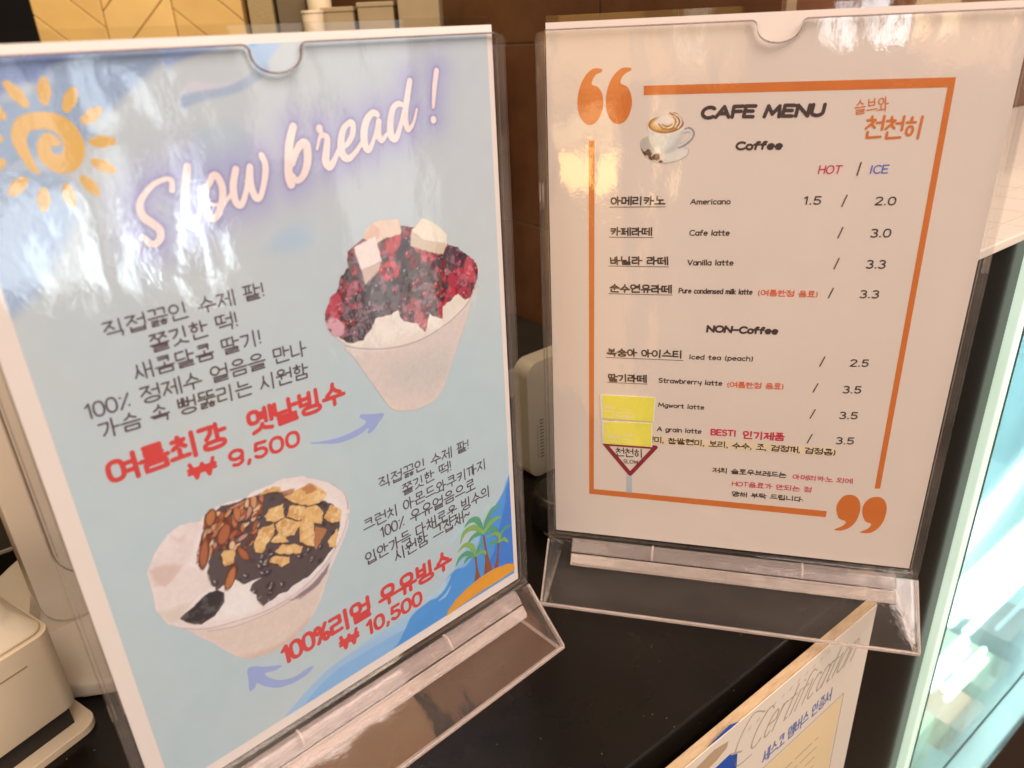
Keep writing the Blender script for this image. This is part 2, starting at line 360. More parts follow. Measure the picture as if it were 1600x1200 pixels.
def box(S, b): return [[(b[0]+x*(b[2]-b[0]), b[1]+y*(b[3]-b[1])) for x, y in s] for s in S]
def hangul(ch, st):
    c = ord(ch)-0xAC00; ci, vi, fi = CHO[c//588], JUNG[(c % 588)//28], JONG[c % 28]
    out = []; fin = bool(fi); big = ci in 'ㄲㄸㅃㅆㅉ'
    if vi in VV:
        wide = vi in 'ㅐㅔㅒㅖ'
        if fin: I = (.04, .46, .5, .97) if not wide else (.03, .46, .42, .97); Vb = (.58, .37, .97, 1.0) if not wide else (.46, .37, .97, 1.0)
        else: I = (.04, .14, .52, .9) if not wide else (.03, .14, .42, .9); Vb = (.6, -.02, .97, 1.0) if not wide else (.46, -.02, .97, 1.0)
        if big: I = (I[0]-.02, I[1], I[2]+.05, I[3])
        out += box(jamo(ci, 'v', st), I)+box(VV[vi], Vb)
    elif vi in HV:
        if fin: I = (.22, .67, .78, 1.0); Vb = (.03, .38, .97, .6)
        else: I = (.2, .5, .8, .98); Vb = (.03, .04, .97, .42)
        if big: I = (.1, I[1], .9, I[3])
        if fin and vi in 'ㅜㅠ': Vb = (.03, .35, .97, .58)
        out += box(jamo(ci, 'h', st), I)+box(HV[vi], Vb)
    else:
        a, b = CV[vi]
        if fin: I = (.1, .69, .52, 1.0); Hb = (.0, .42, .6, .63); Vb = (.62, .36, .97, 1.0)
        else: I = (.1, .52, .54, .95); Hb = (.0, .1, .62, .44); Vb = (.64, -.02, .98, 1.0)
        out += box(jamo(ci, 'h', st), I)+box(HV[a], Hb)+box(VV[b], Vb)
    if fin: out += box(jamo(fi, 'f', st), (.14, .0, .9, .29))
    return out
G = {}
def g(ch, wd, *S): G[ch] = (wd, list(S))
g('A', .8, [(0, 0), (.42, 1), (.8, 0)], [(.14, .35), (.66, .35)])
g('B', .62, [(0, 0), (0, 1), (.3, 1)]+A(.32, .76, .24, .24, 90, -90)+[(0, .52)], [(.3, .52)]+A(.34, .26, .27, .26, 90, -90)+[(0, 0)])
g('C', .7, A(.42, .5, .42, .5, 48, 312, 20))
g('D', .7, [(0, 0), (0, 1), (.25, 1)]+A(.28, .5, .42, .5, 90, -90)+[(0, 0)])
g('E', .58, [(.58, 1), (0, 1), (0, 0), (.58, 0)], [(0, .52), (.5, .52)])
g('F', .56, [(.58, 1), (.02, 1), (0, 0)], [(0, .52), (.5, .52)])
g('G', .74, A(.42, .5, .42, .5, 48, 330, 20)+[(.8, .45), (.5, .45)])
g('H', .66, [(0, 0), (0, 1)], [(.66, 0), (.66, 1)], [(0, .52), (.66, .52)])
g('I', .12, [(.05, 0), (.05, 1)])
g('L', .52, [(0, 1), (0, 0), (.52, 0)])
g('M', .9, [(0, 0), (.1, 1), (.45, .25), (.78, 1), (.9, 0)])
g('N', .7, [(0, 0), (0, 1), (.7, 0), (.7, 1)])
g('O', .82, sup(.41, .5, .41, .5, 2.1))
g('P', .6, [(0, 0), (0, 1), (.28, 1)]+A(.3, .74, .29, .26, 90, -90)+[(0, .48)])
g('R', .62, [(0, 0), (0, 1), (.28, 1)]+A(.3, .74, .27, .26, 90, -90)+[(0, .48)], [(.28, .48), (.62, 0)])
g('S', .58, A(.3, .75, .27, .25, 35, 250, 12)+A(.28, .26, .28, .26, 80, -145, 14))
g('T', .7, [(0, 1), (.7, 1)], [(.35, 1), (.33, 0)])
g('U', .68, [(0, 1), (0, .35)]+A(.34, .33, .34, .33, 180, 360)+[(.68, 1)])
g('V', .7, [(0, 1), (.34, 0), (.7, 1)])
g('W', .95, [(0, 1), (.2, 0), (.48, .8), (.74, 0), (.95, 1)])
g('a', .5, sup(.25, .34, .25, .34), [(.5, .68), (.5, 0)])
g('b', .5, [(0, 1.02), (0, 0)], sup(.25, .34, .25, .34))
g('c', .46, A(.27, .34, .26, .34, 50, 310))
g('d', .5, sup(.25, .34, .25, .34), [(.5, 1.02), (.5, 0)])
g('e', .5, [(.02, .36), (.5, .36)]+A(.26, .34, .25, .34, 5, 310, 16))
g('f', .38, A(.3, .78, .17, .22, 60, 180)+[(.12, 0)], [(-.04, .62), (.34, .62)])
g('g', .5, sup(.25, .34, .25, .34), [(.5, .68), (.5, -.1)]+A(.26, -.1, .24, .2, 0, -150))
g('h', .48, [(0, 1.02), (0, 0)], [(0, .4)]+A(.24, .43, .24, .25, 180, 0)+[(.48, 0)])
g('i', .08, [(.04, .66), (.04, 0)], [(.04, .9)])
g('k', .45, [(0, 1.02), (0, 0)], [(.42, .66), (.02, .3), (.45, 0)])
g('l', .08, [(.04, 1.02), (.04, 0)])
g('m', .74, [(0, .68), (0, 0)], [(0, .45)]+A(.18, .47, .18, .2, 180, 0)+[(.37, 0)], [(.37, .45)]+A(.55, .47, .18, .2, 180, 0)+[(.74, 0)])
g('n', .48, [(0, .68), (0, 0)], [(0, .42)]+A(.24, .43, .24, .25, 180, 0)+[(.48, 0)])
g('o', .5, sup(.25, .34, .26, .34))
g('p', .5, [(0, .68), (0, -.3)], sup(.25, .34, .25, .34))
g('r', .34, [(0, .68), (0, 0)], [(0, .4)]+A(.22, .42, .22, .25, 180, 60))
g('s', .42, A(.21, .5, .19, .17, 35, 250, 10)+A(.2, .17, .2, .17, 80, -145, 10))
g('t', .4, [(.17, .95), (.17, .1), (.24, 0), (.38, .03)], [(-.04, .64), (.38, .64)])
g('u', .48, [(0, .68), (0, .25)]+A(.24, .25, .24, .25, 180, 360)+[(.48, .68)], [(.48, .25), (.48, 0)])
g('w', .66, [(0, .68), (.16, 0), (.33, .58), (.5, 0), (.66, .68)])
g('y', .48, [(0, .68), (.04, .3), (.24, .22), (.46, .34)], [(.48, .68), (.46, .0), (.34, -.3)])
g('0', .56, sup(.28, .5, .28, .5, 2.3)); g('1', .26, [(0, .8), (.2, 1), (.2, 0)])
g('2', .54, A(.27, .74, .26, .26, 160, -20, 10)+[(.02, 0), (.54, 0)])
g('3', .52, A(.24, .76, .25, .24, 140, -80, 10)+A(.24, .26, .28, .27, 85, -140, 12))
g('5', .52, [(.5, 1), (.08, 1), (.04, .56)]+A(.25, .32, .27, .3, 110, -145, 14))
g('9', .54, sup(.27, .7, .27, .3), [(.54, .7), (.5, .2)]+A(.28, .24, .24, .24, -10, -130, 8))
g('.', .12, [(.06, .03)]); g(',', .14, [(.08, .05), (.02, -.18)]); g('!', .14, [(.07, 1), (.07, .32)], [(.07, .03)])
g('/', .38, [(0, -.12), (.38, 1.1)]); g('-', .46, [(0, .45), (.46, .45)]); g('(', .22, A(.34, .42, .3, .68, 130, 230, 8)); g(')', .22, A(-.12, .42, .3, .68, 50, -50, 8))
g('%', .72, sup(.15, .78, .14, .2), sup(.57, .2, .14, .2), [(.62, 1.02), (.1, -.02)])
g('÷', .6, [(.1, .8)], [(.52, .14)], [(.58, .98), (.04, -.02)])
g('₩', .95, [(0, 1), (.22, 0), (.48, .85), (.74, 0), (.95, 1)], [(-.06, .62), (1.01, .62)], [(-.06, .38), (1.01, .38)])
g('~', .6, [(0, .35), (.1, .55), (.22, .52), (.38, .36), (.5, .34), (.6, .55)])
def layout(s, st, gap=None):
    rnd = random.Random(sum(map(ord, s))); hang = any(0xAC00 <= ord(c) <= 0xD7A3 for c in s)
    k, o = (.84, .08) if hang else (1.0, 0.0)
    x = 0.0; S = []; gp = (.12 if hang else .2) if gap is None else gap
    for c in s:
        if c == ' ': x += .42 if hang else .5; continue
        if 0xAC00 <= ord(c) <= 0xD7A3:
            js = hangul(c, st); wd = .95; kk, oo = 1.0, 0.0
        else:
            wd, js = G[c]; kk, oo = k, o
        jx = rnd.uniform(-.015, .015) if st == 'hand' else 0; jy = rnd.uniform(-.03, .03) if st == 'hand' else 0; rot = rnd.uniform(-.05, .05) if st == 'hand' else 0
        for q in js:
            S.append([(x+jx+kk*px+rot*(py-.5), oo+jy+kk*py+rot*(px-.4)*-1) for px, py in q])
        x += kk*wd+gp
    return S, x-gp
def text(name, s, p0, p1, ptop, wt, mat, parent, layer, st='round', slant=0.0, cell=None, y=0.0, off=(0, 0), label=None, gap=None, h=None, shrink=1.0):
    """s written from p0 to p1 (baseline, mm on the sheet); ptop lies on the top of the letters; wt = stroke width / height"""
    p0 = np.array(p0, float); p1 = np.array(p1, float); L = np.linalg.norm(p1-p0); ex = (p1-p0)/L; ey = np.array((-ex[1], ex[0]))
    if h is None: h = float((np.array(ptop, float)-p0) @ ey)
    h *= shrink
    S, wd = layout(s, st, gap); r = wt*h/2
    sx = (L-2*r)/wd; sy = (h-2*r)
    strokes = []
    for q in S:
        P = [(r+px*sx+slant*(r+py*sy), r+py*sy) for px, py in q]
        strokes.append((P, r*(1.18 if len(q) == 1 else 1.0)))
    c = cell or min(0.26, max(0.1, r*.42))
    return draw(name, strokes, mat, parent, layer, c, y, off, label, xf=lambda p: tuple(p0+ex*p[0]+ey*p[1]))

# ------------------------------------------------------------------ painted print areas (colour per vertex on a fine grid)
def vnoise(X, Y, s, seed):
    r = np.random.RandomState(seed); T = r.rand(64, 64)
    x, y = X/s, Y/s; xi, yi = np.floor(x).astype(int), np.floor(y).astype(int); fx, fy = x-xi, y-yi
    fx = fx*fx*(3-2*fx); fy = fy*fy*(3-2*fy)
    t = lambda a, b: T[b % 64, a % 64]
    return (t(xi, yi)*(1-fx)+t(xi+1, yi)*fx)*(1-fy)+(t(xi, yi+1)*(1-fx)+t(xi+1, yi+1)*fx)*fy
def fbm(X, Y, s, seed, o=4):
    return sum(vnoise(X, Y, s/2**k, seed+k)/2**k for k in range(o))/sum(1/2**k for k in range(o))
class Canvas:
    def __init__(s, u0, v0, u1, v1, res):
        s.X, s.Y = np.meshgrid(np.arange(u0, u1+res*.5, res), np.arange(v0, v1+res*.5, res)); s.res = res
        s.c = np.zeros(s.X.shape+(3,)); s.a = np.zeros(s.X.shape)
    def mix(s, m, col):
        col = np.array(col); s.c[:] = s.c*(1-m[..., None])+col*m[..., None]
    def poly(s, P, col, soft=.5, al=1.0, smooth_=True, warp=0.0, seed=1, alpha=False, inside=None):
        if smooth_: P = crom(P, True, 5)
        xs, ys = s.X[0], s.Y[:, 0]; mg = soft+warp*2+s.res*2
        i0, i1 = np.searchsorted(xs, (min(p[0] for p in P)-mg, max(p[0] for p in P)+mg)); j0, j1 = np.searchsorted(ys, (min(p[1] for p in P)-mg, max(p[1] for p in P)+mg))
        m = np.zeros(s.X.shape)
        if i1 <= i0 or j1 <= j0: return m
        X0, Y0 = s.X[j0:j1, i0:i1], s.Y[j0:j1, i0:i1]; X, Y = X0, Y0
        if warp:
            X = X0+(fbm(X0, Y0, warp*3.2, seed)-.5)*warp*2; Y = Y0+(fbm(X0, Y0, warp*3.2, seed+9)-.5)*warp*2
        m[j0:j1, i0:i1] = np.clip(.5-poly_sd(P, X, Y)/soft, 0, 1)*al
        if inside is not None: m = m*inside
        s.mix(m, col)
        if alpha: s.a = np.maximum(s.a, m)
        return m
    def blob(s, c, rx, ry, rot, col, soft=.4, al=1.0, wob=.25, seed=1, inside=None):
        mg = max(rx, ry)*(1+wob)+soft+s.res*2; xs, ys = s.X[0], s.Y[:, 0]
        i0, i1 = np.searchsorted(xs, (c[0]-mg, c[0]+mg)); j0, j1 = np.searchsorted(ys, (c[1]-mg, c[1]+mg))
        m = np.zeros(s.X.shape)
        if i1 <= i0 or j1 <= j0: return m
        X, Y = s.X[j0:j1, i0:i1], s.Y[j0:j1, i0:i1]
        a = math.radians(rot); dx, dy = X-c[0], Y-c[1]
        u = (dx*math.cos(a)+dy*math.sin(a))/rx; v = (-dx*math.sin(a)+dy*math.cos(a))/ry
        d = (np.hypot(u, v)+(fbm(X, Y, max(rx, ry)*.9, seed)-.5)*wob*2-1)*min(rx, ry)
        m[j0:j1, i0:i1] = np.clip(.5-d/soft, 0, 1)*al
        if inside is not None: m = m*inside
        s.mix(m, col); return m
    def line(s, P, R, col, soft=.3, al=1.0, inside=None):
        D = sdf_grid([(P, R)], s.X, s.Y); m = np.clip(.5-D/soft, 0, 1)*al
        if inside is not None: m = m*inside
        s.mix(m, col); return m
    def obj(s, name, mat, parent, layer, y=0.0, off=(0, 0), label=None):
        H, W = s.X.shape; keep = s.a > .5
        fm = keep[:-1, :-1] & keep[:-1, 1:] & keep[1:, 1:] & keep[1:, :-1]
        idx = np.arange(H*W).reshape(H, W); used = np.zeros((H, W), bool)
        used[:-1, :-1] |= fm; used[:-1, 1:] |= fm; used[1:, 1:] |= fm; used[1:, :-1] |= fm
        remap = np.full(H*W, -1); remap[used.ravel()] = np.arange(used.sum())
        q = np.stack([idx[:-1, :-1][fm], idx[:-1, 1:][fm], idx[1:, 1:][fm], idx[1:, :-1][fm]], -1); q = remap[q]
        u = s.X[used]-off[0]; v = s.Y[used]-off[1]
        co = np.stack([u*MM, np.full(u.shape, (y-layer*.05)*MM), v*MM], -1).astype(np.float32)
        me = bpy.data.meshes.new(name); me.vertices.add(len(co)); me.vertices.foreach_set('co', co.ravel())
        n = len(q); me.loops.add(4*n); me.loops.foreach_set('vertex_index', q.astype(np.int32).ravel())
        me.polygons.add(n); me.polygons.foreach_set('loop_start', np.arange(0, 4*n, 4, dtype=np.int32))
        me.update(calc_edges=True)
        ca = me.color_attributes.new('print', 'FLOAT_COLOR', 'POINT')
        cc = np.concatenate([np.clip(s.c[used], 0.005, .92), np.ones((len(co), 1))], 1).astype(np.float32); ca.data.foreach_set('color', cc.ravel())
        return link(name, me, mat, parent, label)

# ------------------------------------------------------------------ the setting: counter, ledge, tiled wall
CE, SE = math.cos(EYAW), math.sin(EYAW)
def ew(e, d, z=0.0):
    """counter coordinates (along the edge, towards the viewer, up) -> mm in the room"""
    return (e*CE+d*SE, e*SE-d*CE, z)
def counter_mat():
    mt, nt, b = nodes('black_counter_laminate'); v = coord(nt)
    base = ramp(nt, noise(nt, v, 14, 4), [(0.3, (0.0045, 0.0036, 0.003)), (0.7, (0.009, 0.0066, 0.005))])
    vo = nt.nodes.new('ShaderNodeTexVoronoi'); vo.inputs['Scale'].default_value = 210; nt.links.new(v, vo.inputs['Vector'])
    th = nt.nodes.new('ShaderNodeMath'); th.operation = 'LESS_THAN'; th.inputs[1].default_value = 0.075; nt.links.new(vo.outputs['Distance'], th.inputs[0])
    pick = noise(nt, v, 120, 3, .7)
    t2 = nt.nodes.new('ShaderNodeMath'); t2.operation = 'GREATER_THAN'; t2.inputs[1].default_value = 0.54; nt.links.new(pick, t2.inputs[0])
    mu = nt.nodes.new('ShaderNodeMath'); mu.operation = 'MULTIPLY'; nt.links.new(th.outputs[0], mu.inputs[0]); nt.links.new(t2.outputs[0], mu.inputs[1])
    mx = nt.nodes.new('ShaderNodeMix'); mx.data_type = 'RGBA'; nt.links.new(mu.outputs[0], mx.inputs[0]); nt.links.new(base, mx.inputs[6]); mx.inputs[7].default_value = (.17, .14, .11, 1)
    nt.links.new(mx.outputs[2], b.inputs['Base Color'])
    nt.links.new(ramp(nt, noise(nt, v, 9, 5), [(0.3, (.2,)*3), (0.75, (.34,)*3)]), b.inputs['Roughness'])
    b.inputs['Specular IOR Level'].default_value = 0.22
    return mt
M_COUNTER = counter_mat()
M_EDGE = plain('counter_edge_band', (.012, .0105, .009), .38, .2, 40)
o = thing('counter', (0, 0, 0), EYAW); tag(o, kind='structure'); del o
CT = [ob for ob in bpy.data.objects if ob.name == 'counter'][0]
CT['label'] = 'black laminate counter top the two sign stands are standing on'
b = MB().box(-900, 403, 175.6, 590, -40, 0); q = b.obj('counter_top', M_COUNTER, CT); bevel(q, 1.2, 2)
b = MB().box(-900, 403, 176.5, 590, -900, -41); b.obj('counter_front', plain('counter_carcass', (.02, .018, .016), .5), CT)
b = MB().box(-900, 470, 590.5, 593, -30, 0.9); b.obj('edge_strip', plain('pale_strip', (.30, .27, .22), .4), CT)
LG = thing('back_ledge', (0, 0, 0), EYAW); tag(LG, 'dark shelf running behind the counter to the tiled wall', kind='structure')
MB().box(-900, 556, 594, 1500, -40, -2).obj('ledge_top', plain('dark_ledge', (.022, .018, .013), .45, .15, 12), LG)
def tile_mat():
    mt, nt, b = nodes('brown_wall_tile'); v = coord(nt)
    n1 = noise(nt, v, 7, 5, .6); n2 = noise(nt, v, 60, 3)
    a = nt.nodes.new('ShaderNodeMath'); a.operation = 'MULTIPLY_ADD'; a.inputs[1].default_value = .25; nt.links.new(n2, a.inputs[0]); nt.links.new(n1, a.inputs[2])
    nt.links.new(ramp(nt, a.outputs[0], [(0.38, (.075, .030, .014)), (0.6, (.125, .052, .022)), (0.8, (.16, .075, .035))]), b.inputs['Base Color'])
    b.inputs['Roughness'].default_value = .42
    return mt
M_TILE = tile_mat(); M_GROUT = plain('pale_grout', (.24, .17, .10), .8)
TW = thing('tiled_wall', (0, 0, 0), EYAW, 'wall of large glossy brown tiles with thin pale grout behind the sign stands', 'wall')
b = MB().box(562, 575, 380, 1500, -40, 900); b.obj('grout', M_GROUT, TW)
tb = MB()
zs = [-60, 119.5, 315.5, 511, 707, 900]
for i in range(5):
    off = 0 if i % 2 else 150
    y = 432.0-300+off-(300 if off else 0)
    while y < 1500:
        a0, a1 = max(382, y+.9), min(1499, y+300-.9)
        if a1 > a0+4: tb.box(559.5, 563, a0, a1, max(-39, zs[i]+.9), zs[i+1]-.9)
        y += 300
q = tb.obj('tile_face', M_TILE, TW); bevel(q, .8, 2)
# second leg of the wall, behind the display case
TW2 = thing('tiled_wall', (0, 0, 0), EYAW, 'return of the brown tiled wall behind the glass display case', 'wall')
MB().box(576, 1500, 425, 438, 212, 900).obj('grout', M_GROUT, TW2)
tb = MB()
for i in range(3):
    x = 577+(-150 if i % 2 else 0)
    while x < 1490:
        tb.box(max(577, x+.9), x+299, 422, 426, max(213, zs[i+1]+.9), zs[i+2]-.9); x += 300
q = tb.obj('tile_face', M_TILE, TW2); bevel(q, .8, 2)
# dim far wall of the shop
RW = thing('far_wall', (0, 0, 0), 0); tag(RW, 'dark far wall of the cafe', kind='structure')
MB().box(-3500, -200, 2600, 2620, -900, 2200).obj('wall_face', plain('dark_wall', (.010, .008, .007), .7), RW)
FL = tag(MB().box(-3500, 2500, -2500, 2600, -920, -900).obj('floor', plain('brown_floor', (.06, .038, .022), .5, .2, 6)), 'brown cafe floor', kind='structure')

# ------------------------------------------------------------------ acrylic sign stands
def notch_outline(w0, w1, top, nc, nw, nd, rc):
    """front sheet outline with a thumb notch in the top edge"""
    P = [(w0, 0), (w1, 0)]
    P += [(w1-rc+rc*math.cos(a), top-rc+rc*math.sin(a)) for a in np.linspace(0, math.pi/2, 6)]
    f = 2.6
    P += [(nc+nw+f, top)]
    P += [(nc+nw+f-f*math.sin(a), top-f+f*math.cos(a)) for a in np.linspace(0.3, math.pi/2*.8, 4)]
    P += [(nc+nw*math.cos(a), top-3-(nd-3)*math.sin(a)) for a in np.linspace(0.15, math.pi-.15, 16)]
    P += [(nc-nw-f+f*math.sin(a), top-f+f*math.cos(a)) for a in np.linspace(math.pi/2*.8, 0.3, 4)]
    P += [(nc-nw-f, top)]
    P += [(w0+rc-rc*math.sin(a), top-rc+rc*math.cos(a)) for a in np.linspace(0, math.pi/2, 6)]
    return P
def make_stand(loc, rz, label):
    """local frame: x along the sheet (paper 0..210), y backwards, z up from the counter; the paper's face is y = 0, its bottom z = 35"""
    t = thing('acrylic_sign_stand', loc, rz, label, 'sign stand', 'clear acrylic sign stands on the counter')
    P = notch_outline(.0, 210.0, 294.2, 108.0, 9.6, 9.6, 1.2)
    f = MB().prism([(x, 34.5+z) for x, z in P], -3.0, -1.0, 'y').obj('front_sheet', M_SHEET, t); bevel(f, .35, 1)
    k = MB().box(0, 210, 1.0, 2.8, 34.5, 35+300.3).obj('back_sheet', M_SHEET_PLAIN, t); bevel(k, .3, 1)
    for s in (0, 1):
        x0, x1 = ((-4.6, -.15) if s == 0 else (210.15, 214.6))
        prof = [(x0 if s == 0 else x1, 33), ((x1 if s == 0 else x0), 33), ((x1 if s == 0 else x0), 35+293.5), ((x0+1.2 if s == 0 else x1-1.2), 35+293.0), ((x0 if s == 0 else x1), 35+290)]
        r = MB().prism(prof, -3.0, -1.7, 'y').obj('side_rail', M_SOLID, t); bevel(r, .45, 2)
        outer = (x0, x0+1.5) if s == 0 else (x1-1.5, x1)
        rb = MB().box(outer[0], outer[1], -1.6, 3.0, 33, 35+289).obj('rail_return', M_SOLID, r); bevel(rb, .35, 2)
        rc = MB().box(x0+1.7 if s == 0 else x0, x1 if s == 0 else x1-1.7, 1.4, 2.9, 33, 35+289).obj('rail_back', M_SOLID, r); bevel(rc, .3, 2)
    # hinge bar that grips the bottom of the pocket
    fl = MB().box(-4.4, 214.4, -3.4, 3.2, 29.8, 32.6).obj('pocket_floor', M_SOLID, t); bevel(fl, .6, 2)
    segs = [(12, 202)]
    bar = MB(); hook = MB()
    for a, c in segs:
        bar.prism([(-3.7, 29.6), (-3.7, 33.4), (-6.6, 33.8), (-8.4, 32.6), (-11.6, 28.0), (-10.2, 26.6), (-7.4, 28.2)], a, c, 'x')
        hook.prism([(-11.9, 27.4), (-15.6, 22.6), (-15.8, 20.6), (-13.8, 19.6), (-12.4, 20.4), (-10.6, 25.6)], a, c, 'x')
    bb = bar.obj('clip_bar', M_BAR, t); bevel(bb, .8, 3)
    hh = hook.obj('clip_hook', M_EDGE_CLEAR, bb); bevel(hh, .7, 3)
    for a in (62, 150):
        n_ = MB().prism([(-3.5, 33.9), (-6.7, 34.3), (-8.8, 33.0), (-12.1, 28.2), (-11.4, 27.8), (-8.2, 32.2), (-6.4, 33.4), (-3.5, 33.0)], a, a+1.1, 'x').obj('clip_notch', M_EDGE_CLEAR, bb); bevel(n_, .25, 2)
    fr = MB().prism([(-2.6, 29.4), (-4.4, 31.0), (-32.0, 2.4), (-32.0, .9), (-30.4, .9)], -3.2, 213.2, 'x').obj('front_plate', M_PLATE, t)
    ed = MB().prism([(-30.0, .1), (-30.0, .8), (-32.2, .8), (-32.2, 2.2), (-33.2, 1.6), (-33.2, .1)], -3.4, 214.4, 'x')
    for x0, x1 in ((-4.4, -3.3), (213.3, 214.6)): ed.prism([(-2.5, 29.4), (-4.6, 31.2), (-33.0, 2.6), (-33.0, .9), (-30.2, .9)], x0, x1, 'x')
    e1 = ed.obj('plate_edge', M_EDGE_CLEAR, fr); bevel(e1, .3, 2)
    bk = MB().prism([(2.4, 29.4), (4.2, 31.0), (26.2, 2.2), (26.2, .2), (24.6, .2)], -3.2, 213.2, 'x').obj('back_plate', M_SHEET_PLAIN, t)
    for x0, x1 in ((-3.0, -1.2), (211.2, 213.0)):
        e_ = MB().prism([(-2.0, 28.6), (2.0, 28.6), (23.4, .9), (-29.4, .9)], x0, x1, 'x').obj('end_wall', M_END, t)
        rim = MB().prism([(23.4, .1), (23.4, .85), (-29.4, .85), (-29.4, .1)], x0, x1, 'x').obj('wall_rim', M_EDGE_CLEAR, e_)
    # the polished top edge of the front sheet, with the thumb notch
    top = [(x, 34.5+z) for x, z in P if z > 200]
    tube = []; nc = 6; r0 = .42
    vs = [(x, -2.0+1.05*math.cos(2*math.pi*k/nc), z+r0*math.sin(2*math.pi*k/nc)+.1) for x, z in top for k in range(nc)]
    tb_ = MB().add(vs, [(i*nc+k, i*nc+(k+1) % nc, (i+1)*nc+(k+1) % nc, (i+1)*nc+k) for i in range(len(top)-1) for k in range(nc)]).obj('top_edge', M_EDGE_DARK, f)
    smooth(tb_)
    return t
SL = make_stand((LBL[0], LBL[1], 0), LYAW, 'clear acrylic sign stand holding the blue shaved ice poster')
def copy_tree(o, parent=None):
    c = o.copy(); COL.objects.link(c)
    if parent: c.parent = parent
    for ch in list(o.children): copy_tree(ch, c)
    return c
SR = copy_tree(SL)
SR.location = (RBL[0]*MM, RBL[1]*MM, 0); SR.rotation_euler = (0, 0, RYAW)
SR['label'] = 'clear acrylic sign stand holding the white cafe menu, overhanging the counter edge'

# ------------------------------------------------------------------ the shaved ice poster
M_PAPER = plain('white_paper', (.80, .78, .75), .55, .015, 30, .004, .3)
PF = thing('dessert_poster', (LBL[0], LBL[1], 35.0), LYAW, 'pale blue poster advertising two cups of shaved ice, in the left acrylic stand', 'poster')
MB().box(.3, 209.7, .05, .3, .2, 297).obj('paper', M_PAPER, PF)
INK = plain('dark_brown_ink', cl(92, 74, 72), .5); RED = plain('red_ink', cl(214, 72, 66), .5, .05); TITLE = plain('pale_title_ink', (.90, .84, .84), .5)
# tinted print field
PR0, PR1 = (208.11,293.42), (6.46,148.78)
u0, u1 = 7.0, 207.0; v0, v1 = 6.0, 294.0
cv = Canvas(u0, v0, u1, v1, .45); cv.a[:] = 1
base = np.array((.485, .66, .75)); cv.c[:] = base
X, Y = cv.X, cv.Y
n1 = fbm(X, Y, 70, 5)
cv.mix(np.clip((n1-.42)*1.6, 0, .5), (.58, .68, .71))
cv.mix(np.clip((Y-150)/90, 0, 1)*.6, (.555, .64, .71))
cv.mix(np.clip((95-Y)/95, 0, 1)*.25, (.46, .62, .72))
# sky-blue washes at the top
cv.poly([(4.54,299.27),(26.15,297.48),(47.95,297.65),(69.48,297.4),(86.92,296.58),(79.99,294.18),(67.41,292.87),(55.89,293.06),(44.74,292.2),(37.15,289.83),(32.78,286.28),(27.65,285.78),(11.06,277.79),(-5.33,267.83)], cl(112, 132, 176), 2.5, .85)
cv.poly([(32.3,284.56),(37.15,289.83),(46.59,292.45),(55.89,293.06),(67.41,292.87),(75.86,294.36),(68.6,289.44),(60.43,284.31),(52.2,278.37),(43.48,273.56),(44.57,270.61),(34.25,266.15),(26.97,265.23),(19.92,264.33),(5.51,259.19),(-7.57,256.02),(1.88,277.06)], cl(136, 158, 182), 3, .8)
cv.poly([(-7.57,256.02),(6.02,260.91),(19.82,263.98),(29.74,262.59),(34.79,254.49),(29.98,243.33),(21.62,232.79),(11.65,222.75),(-6.34,219.49)], cl(150, 172, 196), 4, .7)
cv.poly([(70.47,297.36),(80.66,297.19),(96.24,296.64),(96,295.47),(90.7,293.72),(83.79,292.09),(78.18,290.82),(73.02,289.19),(70.02,288.6)], cl(150, 168, 200), 1.5, .8)
cv.poly([(73.1,279.49),(79.11,280.6),(84.66,280.97),(90.44,281.76),(96.62,283.78),(100.57,285.99),(104.26,287.83),(105.14,284.89),(98.44,281.18),(90.94,278.65),(85.16,278.1),(78.32,277.06),(72.63,275.56)], cl(160, 176, 192), 1.2, .75)
cv.poly([(73.94,280.4),(75.84,283.21),(78.74,283.79),(83.91,282.63),(88.74,282.29),(95.55,284.26),(99.57,286.87),(93.48,283.18),(88.09,281.32),(81.33,280.82)], cl(216, 208, 206), 1.2, .7)
cv.poly([(97.67,296.98),(112.18,296.48),(108.78,291.3),(104.42,287.41),(100.29,284.57),(100.63,288.65),(99.57,292.74)], cl(168, 196, 214), 1.5, .8)
cv.poly([(99.26,296.92),(105.04,296.72),(103.4,294.38),(100.15,293.31)], cl(122, 172, 208), 1.5, .8)
cv.poly([(84.64,292.04),(90.78,294.11),(95.47,295.09),(93.36,293.6),(89.27,292.22),(85.42,291.62)], cl(190, 198, 212), 1, .7)
for (P, rx, ry, al) in (((101.8,226.4), 10, 4, .35), ((106.75,223.89), 6, 3, .3), ((81.33,260.13), 12, 8, .2)):
    cv.blob(P, rx, ry, 20, cl(150, 188, 210), 4, al, .4, 7)
# lower right sea
cv.poly([(57.1,0.33),(69.15,11.73),(87.6,18.8),(109.79,20.07),(133.32,19.43),(154.79,23.32),(169.42,38.5),(180.09,47.59),(191.33,56.57),(203.79,67.26),(209.82,89.05),(216.61,109.91),(229.85,104.94),(223.57,-57.14),(48.56,-45.57)], cl(158, 192, 214), 1.0, .9)
cv.poly([(61.08,-5.11),(71.81,7.58),(86.88,14.32),(101.56,15.18),(124.6,14.36),(138.74,12.87),(154.58,21.27),(159.92,31.08),(175.85,34.91),(188.65,51.6),(198.46,58.09),(206.59,74.24),(224.02,83.09),(223.57,-57.14),(48.56,-45.57)], cl(138, 182, 214), .6, .9)
cv.poly([(102.18,19.38),(117.08,17.26),(132.58,13.41),(144.49,15.31),(158.7,18.75),(164.72,26.09),(158.9,20.82),(143.9,21.35),(133.66,22.22),(117.61,21.16),(106.24,21.64)], cl(166, 200, 216), 1.0, .8)
